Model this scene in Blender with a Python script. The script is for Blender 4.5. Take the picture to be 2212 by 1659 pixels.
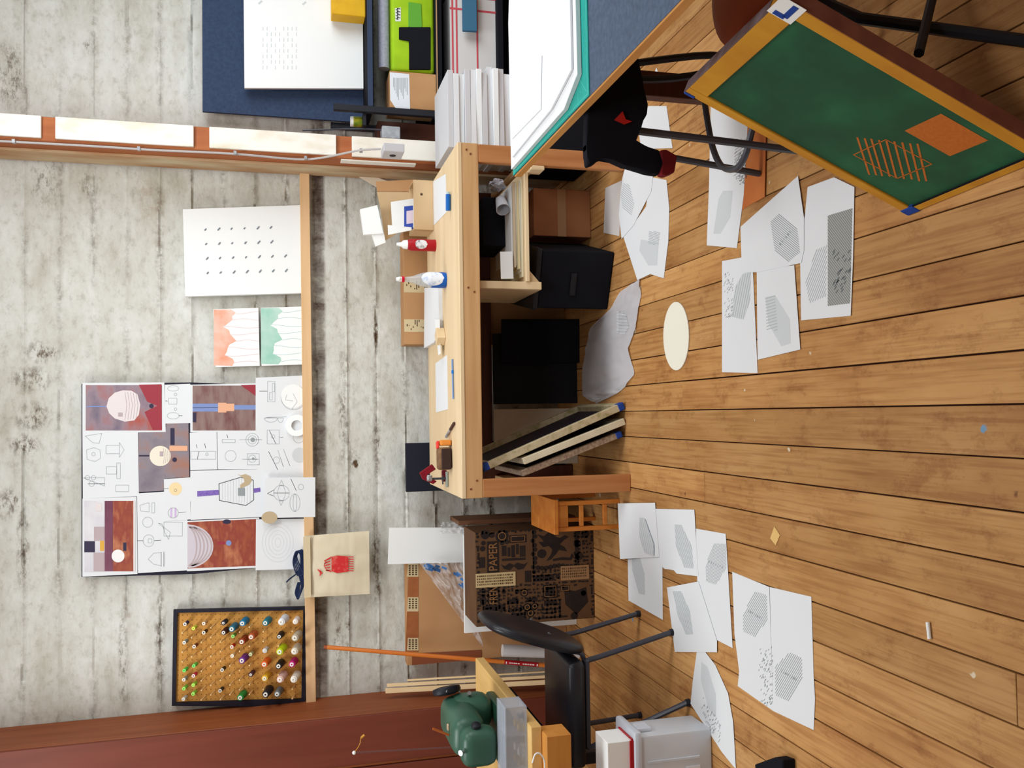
import bpy, bmesh, math, random
from mathutils import Vector as V, Matrix, noise
rnd = random.Random(7)
for o in list(bpy.data.objects): bpy.data.objects.remove(o)
SC = bpy.context.scene
COL = SC.collection
# ------------------------------------------------------------------ camera (phone held sideways)
F = 1880.0
RM = Matrix(((-0.0152136, 0.99928672, -0.03456298), (-0.25251853, -0.03728634, -0.96687338), (-0.96747245, -0.00598184, 0.25290567)))
EYE = V((0, 0, 1.7))
cd = bpy.data.cameras.new('camera'); cam = bpy.data.objects.new('camera', cd); COL.objects.link(cam)
cd.sensor_width = 36; cd.lens = 36 * F / 2212; cd.clip_start = .05
cam.matrix_world = Matrix.Translation(EYE) @ RM.to_4x4()
SC.camera = cam
# ------------------------------------------------------------------ light
SC.view_settings.view_transform = 'Standard'; SC.view_settings.look = 'None'
SC.view_settings.gamma = 1; SC.view_settings.use_curve_mapping = False
SC.view_settings.exposure = -0.66
W = bpy.data.worlds.new('world'); SC.world = W; W.use_nodes = True
W.node_tree.nodes['Background'].inputs[0].default_value = (.86, .92, 1, 1)
W.node_tree.nodes['Background'].inputs[1].default_value = .25
def area(name, loc, target, sx, sy, e, col):
    d = bpy.data.lights.new(name, 'AREA'); d.shape = 'RECTANGLE'; d.size = sx; d.size_y = sy; d.energy = e; d.color = col
    o = bpy.data.objects.new(name, d); COL.objects.link(o); o.location = loc
    o.rotation_euler = (V(target) - V(loc)).to_track_quat('-Z', 'Y').to_euler(); return o
area('window_daylight', (3.9, 2.6, 2.3), (0.2, 4.6, 1.2), 3.0, 2.0, 180, (.90, .96, 1))
area('ceiling_lamp', (-2.1, 3.3, 3.6), (-1.2, 4.2, .6), 1.6, .5, 84, (.95, .99, 1))
area('ceiling_lamp', (.9, 3.2, 3.6), (.7, 4.3, .4), 1.6, .5, 80, (.95, .99, 1))
area('ceiling_lamp', (.3, .5, 3.55), (-.2, 2.2, 0), 1.4, .6, 52, (.96, .99, 1))

# ------------------------------------------------------------------ helpers: pixel rays onto real planes
def ray(p): return RM @ V(((p[0] - 1106) / F, -(p[1] - 829.5) / F, -1))
def at(p, x=None, y=None, z=None):
    r = ray(p)
    t = x / r.x if x is not None else y / r.y if y is not None else (z - 1.7) / r.z
    return EYE + r * t
def lin(c): return tuple(((v / 255) / 12.92 if v / 255 <= .04045 else ((v / 255 + .055) / 1.055) ** 2.4) for v in c[:3]) + (1,)
MATS = {}
def mat(name, c, rough=.6, c2=None, scale=6, stretch=(1, 1, 1), bump=0, spec=.3, metal=0, alpha=1, trans=0, c3=None, detail=4, tone=0, contrast=(.3, .7), ior=1.45, dist=.01):
    if name in MATS: return MATS[name]
    m = bpy.data.materials.new(name); m.use_nodes = True; nt = m.node_tree; b = nt.nodes['Principled BSDF']; MATS[name] = m
    b.inputs['Roughness'].default_value = rough; b.inputs['Specular IOR Level'].default_value = spec
    b.inputs['Metallic'].default_value = metal; b.inputs['Alpha'].default_value = alpha; b.inputs['Transmission Weight'].default_value = trans
    b.inputs['IOR'].default_value = ior
    b.inputs['Base Color'].default_value = lin(c)
    if c2 or bump:
        tc = nt.nodes.new('ShaderNodeTexCoord'); mp = nt.nodes.new('ShaderNodeMapping'); mp.inputs['Scale'].default_value = stretch
        n = nt.nodes.new('ShaderNodeTexNoise'); n.inputs['Scale'].default_value = scale; n.inputs['Detail'].default_value = detail
        nt.links.new(tc.outputs['Object'], mp.inputs[0]); nt.links.new(mp.outputs[0], n.inputs['Vector'])
        last = None
        if c2:
            r = nt.nodes.new('ShaderNodeValToRGB'); e = r.color_ramp.elements
            e[0].position, e[1].position = contrast; e[0].color = lin(c); e[1].color = lin(c2)
            if c3: q = e.new((contrast[0] + contrast[1]) / 2); q.color = lin(c3)
            nt.links.new(n.outputs['Fac'], r.inputs[0]); last = r.outputs[0]
            if tone:
                oi = nt.nodes.new('ShaderNodeObjectInfo'); mr = nt.nodes.new('ShaderNodeMapRange'); mr.inputs[3].default_value = 1 - tone; mr.inputs[4].default_value = 1 + tone
                nt.links.new(oi.outputs['Random'], mr.inputs[0])
                hs = nt.nodes.new('ShaderNodeHueSaturation'); nt.links.new(mr.outputs[0], hs.inputs['Value']); nt.links.new(last, hs.inputs['Color']); last = hs.outputs[0]
            nt.links.new(last, b.inputs['Base Color'])
        if bump:
            bp = nt.nodes.new('ShaderNodeBump'); bp.inputs['Strength'].default_value = bump; bp.inputs['Distance'].default_value = dist
            nt.links.new(n.outputs['Fac'], bp.inputs['Height']); nt.links.new(bp.outputs[0], b.inputs['Normal'])
    return m
# ------------------------------------------------------------------ helpers: shapes
def obox(bm, o, a, b, c, bev=0, seg=1):
    o, a, b, c = V(o), V(a), V(b), V(c)
    v = [bm.verts.new(o + a * i + b * j + c * k) for i in (0, 1) for j in (0, 1) for k in (0, 1)]
    fs = [bm.faces.new([v[i] for i in q]) for q in ((0, 1, 3, 2), (4, 6, 7, 5), (0, 4, 5, 1), (2, 3, 7, 6), (0, 2, 6, 4), (1, 5, 7, 3))]
    if bev:
        es = list({e for f in fs for e in f.edges}); bmesh.ops.bevel(bm, geom=es, offset=bev, segments=seg, profile=.5, affect='EDGES')
def box(bm, x0, x1, y0, y1, z0, z1, bev=0, seg=1): obox(bm, (x0, y0, z0), (x1 - x0, 0, 0), (0, y1 - y0, 0), (0, 0, z1 - z0), bev, seg)
def rbox(bm, c, size, rot, bev=0, seg=1):   # centred box turned by rot about z
    M = Matrix.Rotation(rot, 3, 'Z'); a, b, d = M @ V((size[0], 0, 0)), M @ V((0, size[1], 0)), V((0, 0, size[2]))
    obox(bm, V(c) - (a + b + d) / 2, a, b, d, bev, seg)
def frame_of(d):
    d = V(d).normalized(); u = d.cross(V((0, 0, 1)) if abs(d.z) < .9 else V((1, 0, 0))).normalized(); return d, u, d.cross(u)
def lathe(bm, prof, o, axis, n=16, cap=True):
    d, u, w = frame_of(axis); o = V(o); rings = []
    for r, h in prof: rings.append([bm.verts.new(o + d * h + (u * math.cos(6.28319 * i / n) + w * math.sin(6.28319 * i / n)) * max(r, 1e-4)) for i in range(n)])
    for A, B in zip(rings, rings[1:]):
        for i in range(n): bm.faces.new((A[i], A[(i + 1) % n], B[(i + 1) % n], B[i]))
    if cap: bm.faces.new(rings[0][::-1]); bm.faces.new(rings[-1])
def cyl(bm, p, q, r, r2=None, n=12): lathe(bm, [(r, 0), (r if r2 is None else r2, (V(q) - V(p)).length)], p, V(q) - V(p), n)
def smooth_path(pts, k=5):
    pts = [V(p) for p in pts]; out = []
    for i in range(len(pts) - 1):
        p0, p1, p2, p3 = pts[max(i - 1, 0)], pts[i], pts[i + 1], pts[min(i + 2, len(pts) - 1)]
        for j in range(k):
            t = j / k; out.append(.5 * ((2 * p1) + (p2 - p0) * t + (2 * p0 - 5 * p1 + 4 * p2 - p3) * t * t + (3 * p1 - p0 - 3 * p2 + p3) * t ** 3))
    return out + [pts[-1]]
def tube(bm, pts, r, n=8):
    pts = [V(p) for p in pts]; rings = []; _, u, w = frame_of(pts[1] - pts[0])
    for i, p in enumerate(pts):
        d = (pts[min(i + 1, len(pts) - 1)] - pts[max(i - 1, 0)]).normalized(); u = (u - d * u.dot(d)).normalized(); w = d.cross(u)
        rings.append([bm.verts.new(p + (u * math.cos(6.28319 * j / n) + w * math.sin(6.28319 * j / n)) * r) for j in range(n)])
    for A, B in zip(rings, rings[1:]):
        for i in range(n): bm.faces.new((A[i], A[(i + 1) % n], B[(i + 1) % n], B[i]))
    bm.faces.new(rings[0][::-1]); bm.faces.new(rings[-1])
def prism(bm, pts, vec, bev=0):
    A = [bm.verts.new(V(p)) for p in pts]; B = [bm.verts.new(V(p) + V(vec)) for p in pts]; n = len(A)
    fs = [bm.faces.new(A[::-1]), bm.faces.new(B)] + [bm.faces.new((A[i], A[(i + 1) % n], B[(i + 1) % n], B[i])) for i in range(n)]
    if bev: bmesh.ops.bevel(bm, geom=list({e for f in fs for e in f.edges}), offset=bev, segments=2, profile=.5, affect='EDGES')
def ribbon(bm, pts, w, nrm, closed=False):
    pts = [V(p) for p in pts]
    if closed: pts.append(pts[0])
    for a, b in zip(pts, pts[1:]):
        d = b - a
        if d.length < 1e-6: continue
        s = d.normalized().cross(V(nrm)).normalized() * (w / 2)
        bm.faces.new([bm.verts.new(q) for q in (a - s, b - s, b + s, a + s)])
def polyface(bm, pts): bm.faces.new([bm.verts.new(V(p)) for p in pts])
def grid(bm, f, nu, nv, thick=None):
    g = [[bm.verts.new(f(i / nu, j / nv)) for j in range(nv + 1)] for i in range(nu + 1)]
    for i in range(nu):
        for j in range(nv): bm.faces.new((g[i][j], g[i + 1][j], g[i + 1][j + 1], g[i][j + 1]))
    if thick: bmesh.ops.solidify(bm, geom=bm.faces[:], thickness=thick)
def circ(c, r, n=24, ry=None, a0=0, a1=360): return [(c[0] + r * math.cos(math.radians(a0 + (a1 - a0) * i / n)), c[1] + (ry or r) * math.sin(math.radians(a0 + (a1 - a0) * i / n))) for i in range(n + (a1 - a0 < 360))]
# ------------------------------------------------------------------ helpers: objects
ORG = {}
def mesh_obj(name, bm, m, org, smooth=False, fix=True):
    if fix: bmesh.ops.recalc_face_normals(bm, faces=bm.faces[:])
    bmesh.ops.translate(bm, verts=bm.verts[:], vec=-V(org))
    me = bpy.data.meshes.new(name); bm.to_mesh(me); bm.free()
    me.materials.append(m)
    if smooth:
        for p in me.polygons: p.use_smooth = True
        try: me.set_sharp_from_angle(angle=math.radians(40))
        except Exception: pass
    o = bpy.data.objects.new(name, me); COL.objects.link(o); return o
def tag(o, label=None, cat=None, group=None, kind=None):
    for k, v in (('label', label), ('category', cat), ('group', group), ('kind', kind)):
        if v: o[k] = v
    return o
def thing(name, label, cat, loc, group=None):
    o = bpy.data.objects.new(name, None); COL.objects.link(o); o.location = loc; o.empty_display_size = .05; ORG[o] = V(loc); return tag(o, label, cat, group)
def part(t, name, bm, m, label=None, smooth=False, kind=None):
    o = mesh_obj(name, bm, m, ORG[t], smooth); o.parent = t; ORG[o] = ORG[t]
    return tag(o, label, None, None, kind)
def solo(name, label, cat, bm, m, group=None, smooth=False, kind=None):
    xs = [v.co for v in bm.verts]; lo = V([min(c[i] for c in xs) for i in range(3)]); hi = V([max(c[i] for c in xs) for i in range(3)])
    org = V(((lo.x + hi.x) / 2, (lo.y + hi.y) / 2, lo.z))
    o = mesh_obj(name, bm, m, org, smooth); o.location = org; ORG[o] = org; return tag(o, label, cat, group, kind)
def NB(): return bmesh.new()
def pbox(t, name, m, *a, bev=.002, seg=1, label=None):
    bm = NB(); box(bm, *a, bev=bev, seg=seg); return part(t, name, bm, m, label)
def text_bm(s, size, M):   # flat lettering as mesh, placed by matrix
    cu = bpy.data.curves.new('letters', 'FONT'); cu.body = s; cu.size = size; cu.align_x = 'CENTER'; cu.align_y = 'CENTER'
    o = bpy.data.objects.new('letters', cu); COL.objects.link(o)
    dg = bpy.context.evaluated_depsgraph_get(); me = bpy.data.meshes.new_from_object(o.evaluated_get(dg))
    bm = NB(); bm.from_mesh(me); bmesh.ops.transform(bm, matrix=M, verts=bm.verts[:])
    bpy.data.objects.remove(o); bpy.data.meshes.remove(me); return bm

# ------------------------------------------------------------------ materials
PAPER = mat('white_paper', (226, 228, 231), .7)
CARD = mat('white_board', (240, 241, 240), .6)
INK = mat('grey_print', (150, 155, 158), .8)
PALEINK = mat('pale_grey_print', (205, 209, 212), .8)
PENCIL = mat('pencil_line', (165, 172, 176), .8)
DARKINK = mat('dark_pencil_line', (90, 96, 100), .8)
PINE = mat('pine_wood', (205, 152, 92), .5, (226, 180, 120), 5, (1, 1, 1), .05, c3=(214, 165, 104))
def wood(name, a, b, axis, c3=None, rough=.55, sc=22, tone=0):
    st = [1, 1, 1]; st['xyz'.index(axis)] = .07
    return mat(name, a, rough, b, sc, st, .12, c3=c3, tone=tone, contrast=(.25, .75), dist=.003)
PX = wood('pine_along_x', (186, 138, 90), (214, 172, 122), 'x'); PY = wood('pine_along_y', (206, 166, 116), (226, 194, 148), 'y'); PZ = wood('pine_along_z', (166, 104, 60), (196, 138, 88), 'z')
PTOP = wood('pale_bench_top', (216, 188, 146), (230, 206, 168), 'x', sc=10)
OAK = wood('orange_wood', (190, 104, 34), (214, 138, 58), 'z')
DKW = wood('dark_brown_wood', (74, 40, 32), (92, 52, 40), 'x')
REDW = wood('red_brown_timber', (128, 66, 36), (150, 84, 48), 'z')
REDW2 = wood('shaded_red_timber', (104, 48, 34), (116, 56, 40), 'z')  # darker copy of the column timber, shade of its front face put into the colour
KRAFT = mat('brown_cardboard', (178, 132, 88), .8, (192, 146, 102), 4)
KRAFT2 = mat('pale_cardboard', (200, 168, 126), .8, (208, 178, 138), 4)
BLACK = mat('black_plastic', (30, 31, 38), .5, spec=.3)
BLACKM = mat('black_matt', (26, 27, 33), .9, spec=.1)
STEEL = mat('dark_steel', (62, 63, 72), .35, spec=.5)
CHROME = mat('bright_metal', (190, 192, 196), .3, metal=.8)
BLUETAPE = mat('blue_tape', (30, 66, 150), .6)
NAVY = mat('navy_board', (46, 60, 86), .8, (54, 70, 98), 60)
TEAL = mat('teal_cutting_mat', (24, 150, 138), .6, (34, 162, 150), 90)
SLATE = mat('slate_table_top', (64, 76, 98), .6, (78, 92, 116), 70, c3=(70, 84, 106))
RED = mat('red_plastic', (168, 22, 32), .45)
TAPE = mat('printed_paper_tape', (206, 186, 146), .6)
BROWNINK = mat('brown_lettering', (84, 62, 40), .8)
CLEAR = mat('clear_plastic_film', (225, 228, 232), .2, spec=.6, alpha=.38)
MILKY = mat('milky_plastic', (236, 242, 250), .3, spec=.5, alpha=.6)

def concrete():
    m = bpy.data.materials.new('board_formed_concrete'); m.use_nodes = True; nt = m.node_tree; b = nt.nodes['Principled BSDF']; N = nt.nodes.new; L = nt.links.new
    b.inputs['Roughness'].default_value = .9; b.inputs['Specular IOR Level'].default_value = .15
    tc = N('ShaderNodeTexCoord'); sep = N('ShaderNodeSeparateXYZ'); L(tc.outputs['Object'], sep.inputs[0])
    def nz(sc, st, det=5, rg=.6):
        mp = N('ShaderNodeMapping'); mp.inputs['Scale'].default_value = st; n = N('ShaderNodeTexNoise'); n.inputs['Scale'].default_value = sc; n.inputs['Detail'].default_value = det; n.inputs['Roughness'].default_value = rg
        L(tc.outputs['Object'], mp.inputs[0]); L(mp.outputs[0], n.inputs['Vector']); return n.outputs['Fac']
    def ramp(f, els):
        r = N('ShaderNodeValToRGB'); e = r.color_ramp.elements; e[0].position, e[0].color = els[0][0], lin(els[0][1]); e[1].position, e[1].color = els[-1][0], lin(els[-1][1])
        for p, c in els[1:-1]: q = e.new(p); q.color = lin(c)
        L(f, r.inputs[0]); return r.outputs[0]
    def mix(f, a, c):
        x = N('ShaderNodeMix'); x.data_type = 'RGBA'; L(f, x.inputs[0]) if not isinstance(f, float) else setattr(x.inputs[0], 'default_value', f)
        L(a, x.inputs[6])
        if isinstance(c, tuple): x.inputs[7].default_value = lin(c)
        else: L(c, x.inputs[7])
        return x.outputs[2]
    def mth(op, a, c=None, clamp=False):
        x = N('ShaderNodeMath'); x.operation = op; x.use_clamp = clamp
        for i, v in enumerate((a, c)):
            if v is None: continue
            if isinstance(v, (int, float)): x.inputs[i].default_value = v
            else: L(v, x.inputs[i])
        return x.outputs[0]
    base = ramp(nz(1.6, (1, 1, 2.4), 7, .68), [(.3, (184, 180, 167)), (.47, (208, 207, 199)), (.66, (224, 225, 221))])
    fine = ramp(nz(15, (1, 1, 1.4), 7, .72), [(.3, (168, 160, 142)), (.47, (238, 236, 232)), (.7, (255, 255, 255))])
    mul = N('ShaderNodeMix'); mul.data_type = 'RGBA'; mul.blend_type = 'MULTIPLY'; mul.inputs[0].default_value = .5; L(base, mul.inputs[6]); L(fine, mul.inputs[7]); c = mul.outputs[2]
    # dirt that gathered along the form-board joints (z = .094 + k*.177)
    k = mth('FRACT', mth('DIVIDE', mth('ADD', sep.outputs[2], -.114 + 1.77 + .0885), .177)); dist = mth('ABSOLUTE', mth('SUBTRACT', k, .5))
    wob = mth('MULTIPLY', mth('SUBTRACT', nz(4, (1, 1, 1), 4, .6), .5), .16); band = mth('SUBTRACT', 1.1, mth('MULTIPLY', mth('ABSOLUTE', mth('ADD', dist, wob)), 6.5), True)
    patch = mth('MULTIPLY', mth('SUBTRACT', nz(2.6, (1, 1, 2.0), 5, .7), .43), 6, True)
    grit = mth('MULTIPLY', mth('SUBTRACT', nz(17, (1, 1, 1), 6, .78), .43), 6, True)
    low = mth('MULTIPLY', mth('SUBTRACT', 2.7, sep.outputs[2]), .5, True)
    dirt = mth('MULTIPLY', mth('MULTIPLY', band, patch), mth('MULTIPLY', grit, mth('ADD', mth('MULTIPLY', low, .6), .5)), True)
    c = mix(dirt, c, (84, 62, 40))
    rust = mth('MULTIPLY', mth('SUBTRACT', nz(1.7, (1, 1, 3), 4, .6), .6), 4.5, True)
    c = mix(mth('MULTIPLY', rust, mth('MULTIPLY', grit, .55)), c, (150, 104, 58))
    # brown stain strip with the ledge's shadow painted in, just under the ledge
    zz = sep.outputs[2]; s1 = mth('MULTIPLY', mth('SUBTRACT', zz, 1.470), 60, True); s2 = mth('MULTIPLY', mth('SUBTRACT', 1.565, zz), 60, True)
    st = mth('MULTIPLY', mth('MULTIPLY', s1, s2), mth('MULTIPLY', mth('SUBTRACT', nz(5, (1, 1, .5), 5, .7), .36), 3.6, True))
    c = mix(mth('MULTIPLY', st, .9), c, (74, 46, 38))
    # honeycombed pockets and old stains at their places on the wall
    pits = nz(13, (1, 1, 2.2), 8, .8); warp = mth('MULTIPLY', mth('SUBTRACT', nz(6, (1, 1, 1), 5, .7), .5), 1.6)
    for (px_, py_), rx, rz, f_ in (((88, 760), .07, .10, 1.3), ((66, 820), .08, .12, 1.3), ((70, 900), .09, .11, 1.3), ((52, 965), .08, .09, 1.5), ((24, 1090), .1, .09, 1.2), ((18, 160), .22, .10, 1.2), ((812, 722), .15, .018, 2.0), ((768, 1002), .03, .022, 2.2), ((190, 100), .05, .04, 1.2), ((100, 370), .3, .10, .9), ((190, 400), .10, .06, 1.1), ((765, 990), .10, .05, .9), ((730, 1385), .25, .04, 1.2), ((345, 1410), .4, .035, 1.2), ((265, 1420), .35, .03, 1.1), ((812, 1190), .25, .035, 1.4), ((50, 1180), .3, .04, 1.2), ((1005, 1110), .2, .03, 1.5), ((1062, 1110), .2, .03, 1.5), ((945, 1120), .2, .03, 1.2), ((740, 880), .4, .03, 1.1), ((815, 940), .2, .03, 1.1)):
        w_ = at((px_, py_), y=5.36); dx = mth('DIVIDE', mth('SUBTRACT', sep.outputs[0], w_.x - .4), rx); dz = mth('DIVIDE', mth('SUBTRACT', sep.outputs[2], w_.z + .02), rz)
        rr_ = mth('SUBTRACT', mth('ADD', 1, warp), mth('ADD', mth('MULTIPLY', dx, dx), mth('MULTIPLY', dz, dz)), True)
        g_ = mth('MULTIPLY', mth('SUBTRACT', pits, .53 - .05 * f_), 9, True); c = mix(mth('MULTIPLY', mth('MULTIPLY', mth('MULTIPLY', rr_, g_), f_), .7, True), c, (88, 68, 48))
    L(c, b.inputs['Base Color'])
    bp = N('ShaderNodeBump'); bp.inputs['Strength'].default_value = .5; bp.inputs['Distance'].default_value = .008; L(nz(34, (1, 1, 1.5), 6, .7), bp.inputs['Height']); L(bp.outputs[0], b.inputs['Normal'])
    return m
def plankmat():
    m = bpy.data.materials.new('fir_floor_plank'); m.use_nodes = True; nt = m.node_tree; b = nt.nodes['Principled BSDF']; N = nt.nodes.new; L = nt.links.new
    b.inputs['Roughness'].default_value = .55; b.inputs['Specular IOR Level'].default_value = .25
    tc = N('ShaderNodeTexCoord'); oi = N('ShaderNodeObjectInfo'); ad = N('ShaderNodeVectorMath'); ad.operation = 'MULTIPLY_ADD'
    ad.inputs[1].default_value = (1, 1, 1); L(tc.outputs['Object'], ad.inputs[0]); cb = N('ShaderNodeCombineXYZ'); mm = N('ShaderNodeMath'); mm.operation = 'MULTIPLY'; mm.inputs[1].default_value = 37
    L(oi.outputs['Random'], mm.inputs[0]); L(mm.outputs[0], cb.inputs[2]); L(cb.outputs[0], ad.inputs[2]); P = ad.outputs[0]
    def nz(sc, st, det=4, rg=.6):
        mp = N('ShaderNodeMapping'); mp.inputs['Scale'].default_value = st; n = N('ShaderNodeTexNoise'); n.inputs['Scale'].default_value = sc; n.inputs['Detail'].default_value = det; n.inputs['Roughness'].default_value = rg
        L(P, mp.inputs[0]); L(mp.outputs[0], n.inputs['Vector']); return n.outputs['Fac']
    def ramp(f, els):
        r = N('ShaderNodeValToRGB'); e = r.color_ramp.elements; e[0].position, e[0].color = els[0][0], lin(els[0][1]); e[1].position, e[1].color = els[-1][0], lin(els[-1][1])
        for p, c in els[1:-1]: q = e.new(p); q.color = lin(c)
        L(f, r.inputs[0]); return r.outputs[0]
    def mul(a, c, f):
        x = N('ShaderNodeMix'); x.data_type = 'RGBA'; x.blend_type = 'MULTIPLY'; x.inputs[0].default_value = f; L(a, x.inputs[6]); L(c, x.inputs[7]); return x.outputs[2]
    def over(f, a, col):
        x = N('ShaderNodeMix'); x.data_type = 'RGBA'; L(f, x.inputs[0]); L(a, x.inputs[6]); x.inputs[7].default_value = lin(col); return x.outputs[2]
    base = ramp(nz(3.0, (1, .45, 1), 5, .6), [(.3, (168, 116, 66)), (.5, (192, 142, 86)), (.7, (206, 158, 102))])
    grain = ramp(nz(70, (1, .035, 1), 3, .6), [(.35, (196, 168, 146)), (.55, (255, 255, 255))])
    scuff = ramp(nz(9, (1, .6, 1), 7, .78), [(.36, (190, 164, 146)), (.47, (255, 255, 255))])
    c = mul(mul(base, grain, .5), scuff, .5)
    hs = N('ShaderNodeHueSaturation'); mr = N('ShaderNodeMapRange'); mr.inputs[3].default_value = .84; mr.inputs[4].default_value = 1.1; L(oi.outputs['Random'], mr.inputs[0]); L(mr.outputs[0], hs.inputs['Value']); L(c, hs.inputs['Color']); c = hs.outputs[0]
    def spots(sc, lim, soft):
        v = N('ShaderNodeTexVoronoi'); v.inputs['Scale'].default_value = sc; wn = N('ShaderNodeTexNoise'); wn.inputs['Scale'].default_value = 28; wn.inputs['Detail'].default_value = 3; L(tc.outputs['Object'], wn.inputs['Vector']); wa = N('ShaderNodeVectorMath'); wa.operation = 'MULTIPLY_ADD'; wa.inputs[1].default_value = (.035, .035, .035); L(wn.outputs['Color'], wa.inputs[0]); L(tc.outputs['Object'], wa.inputs[2]); L(wa.outputs[0], v.inputs['Vector']); x = N('ShaderNodeMapRange'); x.inputs[1].default_value = lim; x.inputs[2].default_value = lim - soft; L(v.outputs['Distance'], x.inputs[0])
        s = N('ShaderNodeSeparateColor'); L(v.outputs['Color'], s.inputs[0]); return x.outputs[0], s.outputs
    a, s = spots(7, .08, .04); t = N('ShaderNodeMath'); t.operation = 'GREATER_THAN'; t.inputs[1].default_value = .74; L(s[0], t.inputs[0]); q = N('ShaderNodeMath'); q.operation = 'MULTIPLY'; L(a, q.inputs[0]); L(t.outputs[0], q.inputs[1])
    q2 = N('ShaderNodeMath'); q2.operation = 'MULTIPLY'; q2.inputs[1].default_value = .75; L(q.outputs[0], q2.inputs[0]); c = over(q2.outputs[0], c, (92, 44, 30))
    a, s = spots(19, .15, .08); t = N('ShaderNodeMath'); t.operation = 'GREATER_THAN'; t.inputs[1].default_value = .88; L(s[2], t.inputs[0]); q = N('ShaderNodeMath'); q.operation = 'MULTIPLY'; L(a, q.inputs[0]); L(t.outputs[0], q.inputs[1]); c = over(q.outputs[0], c, (112, 62, 44))
    a, s = spots(9.3, .09, .03); t = N('ShaderNodeMath'); t.operation = 'GREATER_THAN'; t.inputs[1].default_value = .84; L(s[0], t.inputs[0]); q = N('ShaderNodeMath'); q.operation = 'MULTIPLY'; L(a, q.inputs[0]); L(t.outputs[0], q.inputs[1]); c = over(q.outputs[0], c, (214, 196, 168))
    a, s = spots(4.3, .055, .02); t = N('ShaderNodeMath'); t.operation = 'GREATER_THAN'; t.inputs[1].default_value = .55; L(s[1], t.inputs[0]); q = N('ShaderNodeMath'); q.operation = 'MULTIPLY'; L(a, q.inputs[0]); L(t.outputs[0], q.inputs[1]); c = over(q.outputs[0], c, (112, 150, 180))
    L(c, b.inputs['Base Color'])
    bp = N('ShaderNodeBump'); bp.inputs['Strength'].default_value = .15; bp.inputs['Distance'].default_value = .003; L(nz(70, (1, .035, 1), 3, .6), bp.inputs['Height']); L(bp.outputs[0], b.inputs['Normal'])
    return m

# ================================================================== SETTING
bm = NB(); box(bm, -3.2, 3.4, -1.2, 5.36, -.06, -.014)
floor = solo('floor', 'worn fir plank floor with paint specks', None, bm, mat('dark_floor_gap', (58, 30, 20), .9)); floor['kind'] = 'structure'
PM = plankmat(); PW = .1292; k0 = -25
for k in range(-24, 25):
    x0 = .005 + k * PW; y = -1.2; cuts = [-1.2] + ([] if k % 3 else [rnd.uniform(1.2, 4.8)]) + [5.36]
    for a, b in zip(cuts, cuts[1:]):
        bm = NB(); g = rnd.uniform(.0016, .0030); box(bm, x0 + g, x0 + PW - g, a + .001, b - .001, -.0139, rnd.uniform(-.0006, 0), bev=.0012)
        part(floor, 'plank', bm, PM)
# rest of the room: timber ceiling, plain side and front walls, wide window on the right
PLASTER = mat('pale_plaster', (206, 202, 194), .9, (196, 192, 184), 3)
for nm, lab, a in (('ceiling', 'dark timber ceiling', (-3.3, 3.5, -1.3, 5.5, 3.78, 3.86)), ('wall_front', 'plain wall behind the viewer', (-3.3, 3.5, -1.3, -1.2, -.06, 3.779)), ('wall_side', 'plain wall at far left', (-3.3, -3.2, -1.199, 5.36, -.06, 3.779))):
    bm = NB(); box(bm, *a); o = solo(nm, lab, None, bm, PLASTER if nm != 'ceiling' else mat('ceiling_timber', (150, 112, 78), .8, (130, 94, 64), 5)); o['kind'] = 'structure'
bm = NB(); box(bm, 3.4, 3.5, -1.199, 5.36, -.06, 1.0); box(bm, 3.4, 3.5, -1.199, 5.36, 3.3, 3.779); box(bm, 3.4, 3.5, -1.199, 1.0, 1.0, 3.3); box(bm, 3.4, 3.5, 4.3, 5.36, 1.0, 3.3); o = solo('wall_right', 'plain right wall with a wide window opening', None, bm, PLASTER); o['kind'] = 'structure'
# board-formed concrete wall
bm = NB()
def wallpt(u, v):
    x = -2.6 + u * 6.0; z = -.02 + v * 3.72
    kk = (z - .094) / .177; n = math.floor(kk); fr = kk - n
    d = (noise.noise(V((n * 7.3, 1.7, x * .25))) * .010)
    e = min(fr, 1 - fr) * .177
    ridge = noise.noise(V((x * 2.1, n * 3.1 + (fr > .5), 4))) + .15
    if e < .011: d += .009 * (1 - e / .011) * (1 if ridge > 0 else -1.2)
    rough = noise.fractal(V((x * 9, z * 9, 0)), .8, 2.1, 4)
    d += rough * .0022
    pit = noise.noise(V((x * 3, z * 5, 9)))
    if pit > .42: d -= (pit - .42) * .05 * abs(noise.noise(V((x * 40, z * 40, 2))) + .4)
    return V((x, 5.36 - d + .012, z))
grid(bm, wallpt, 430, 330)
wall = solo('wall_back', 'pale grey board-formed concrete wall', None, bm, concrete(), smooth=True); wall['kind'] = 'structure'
# left timber wall
WL = bpy.data.objects.new('wall_left', None)
bm = NB(); box(bm, -1.96, -1.668, 5.0, 5.37, -.01, 3.7, bev=.004)
wl = solo('wall_left', 'red-brown timber column at left end of concrete wall', None, bm, REDW); wl['kind'] = 'structure'
bm = NB(); box(bm, -1.94, -1.672, 4.985, 4.9995, 0, 3.7, bev=.003); part(wl, 'board', bm, REDW2)  # thin sheet over the column front, painted darker for its shade
bm = NB(); box(bm, -2.5, -1.962, 4.99, 5.36, 0, 3.7, bev=.003); part(wl, 'board', bm, REDW2)
bpy.data.objects.remove(WL)
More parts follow.
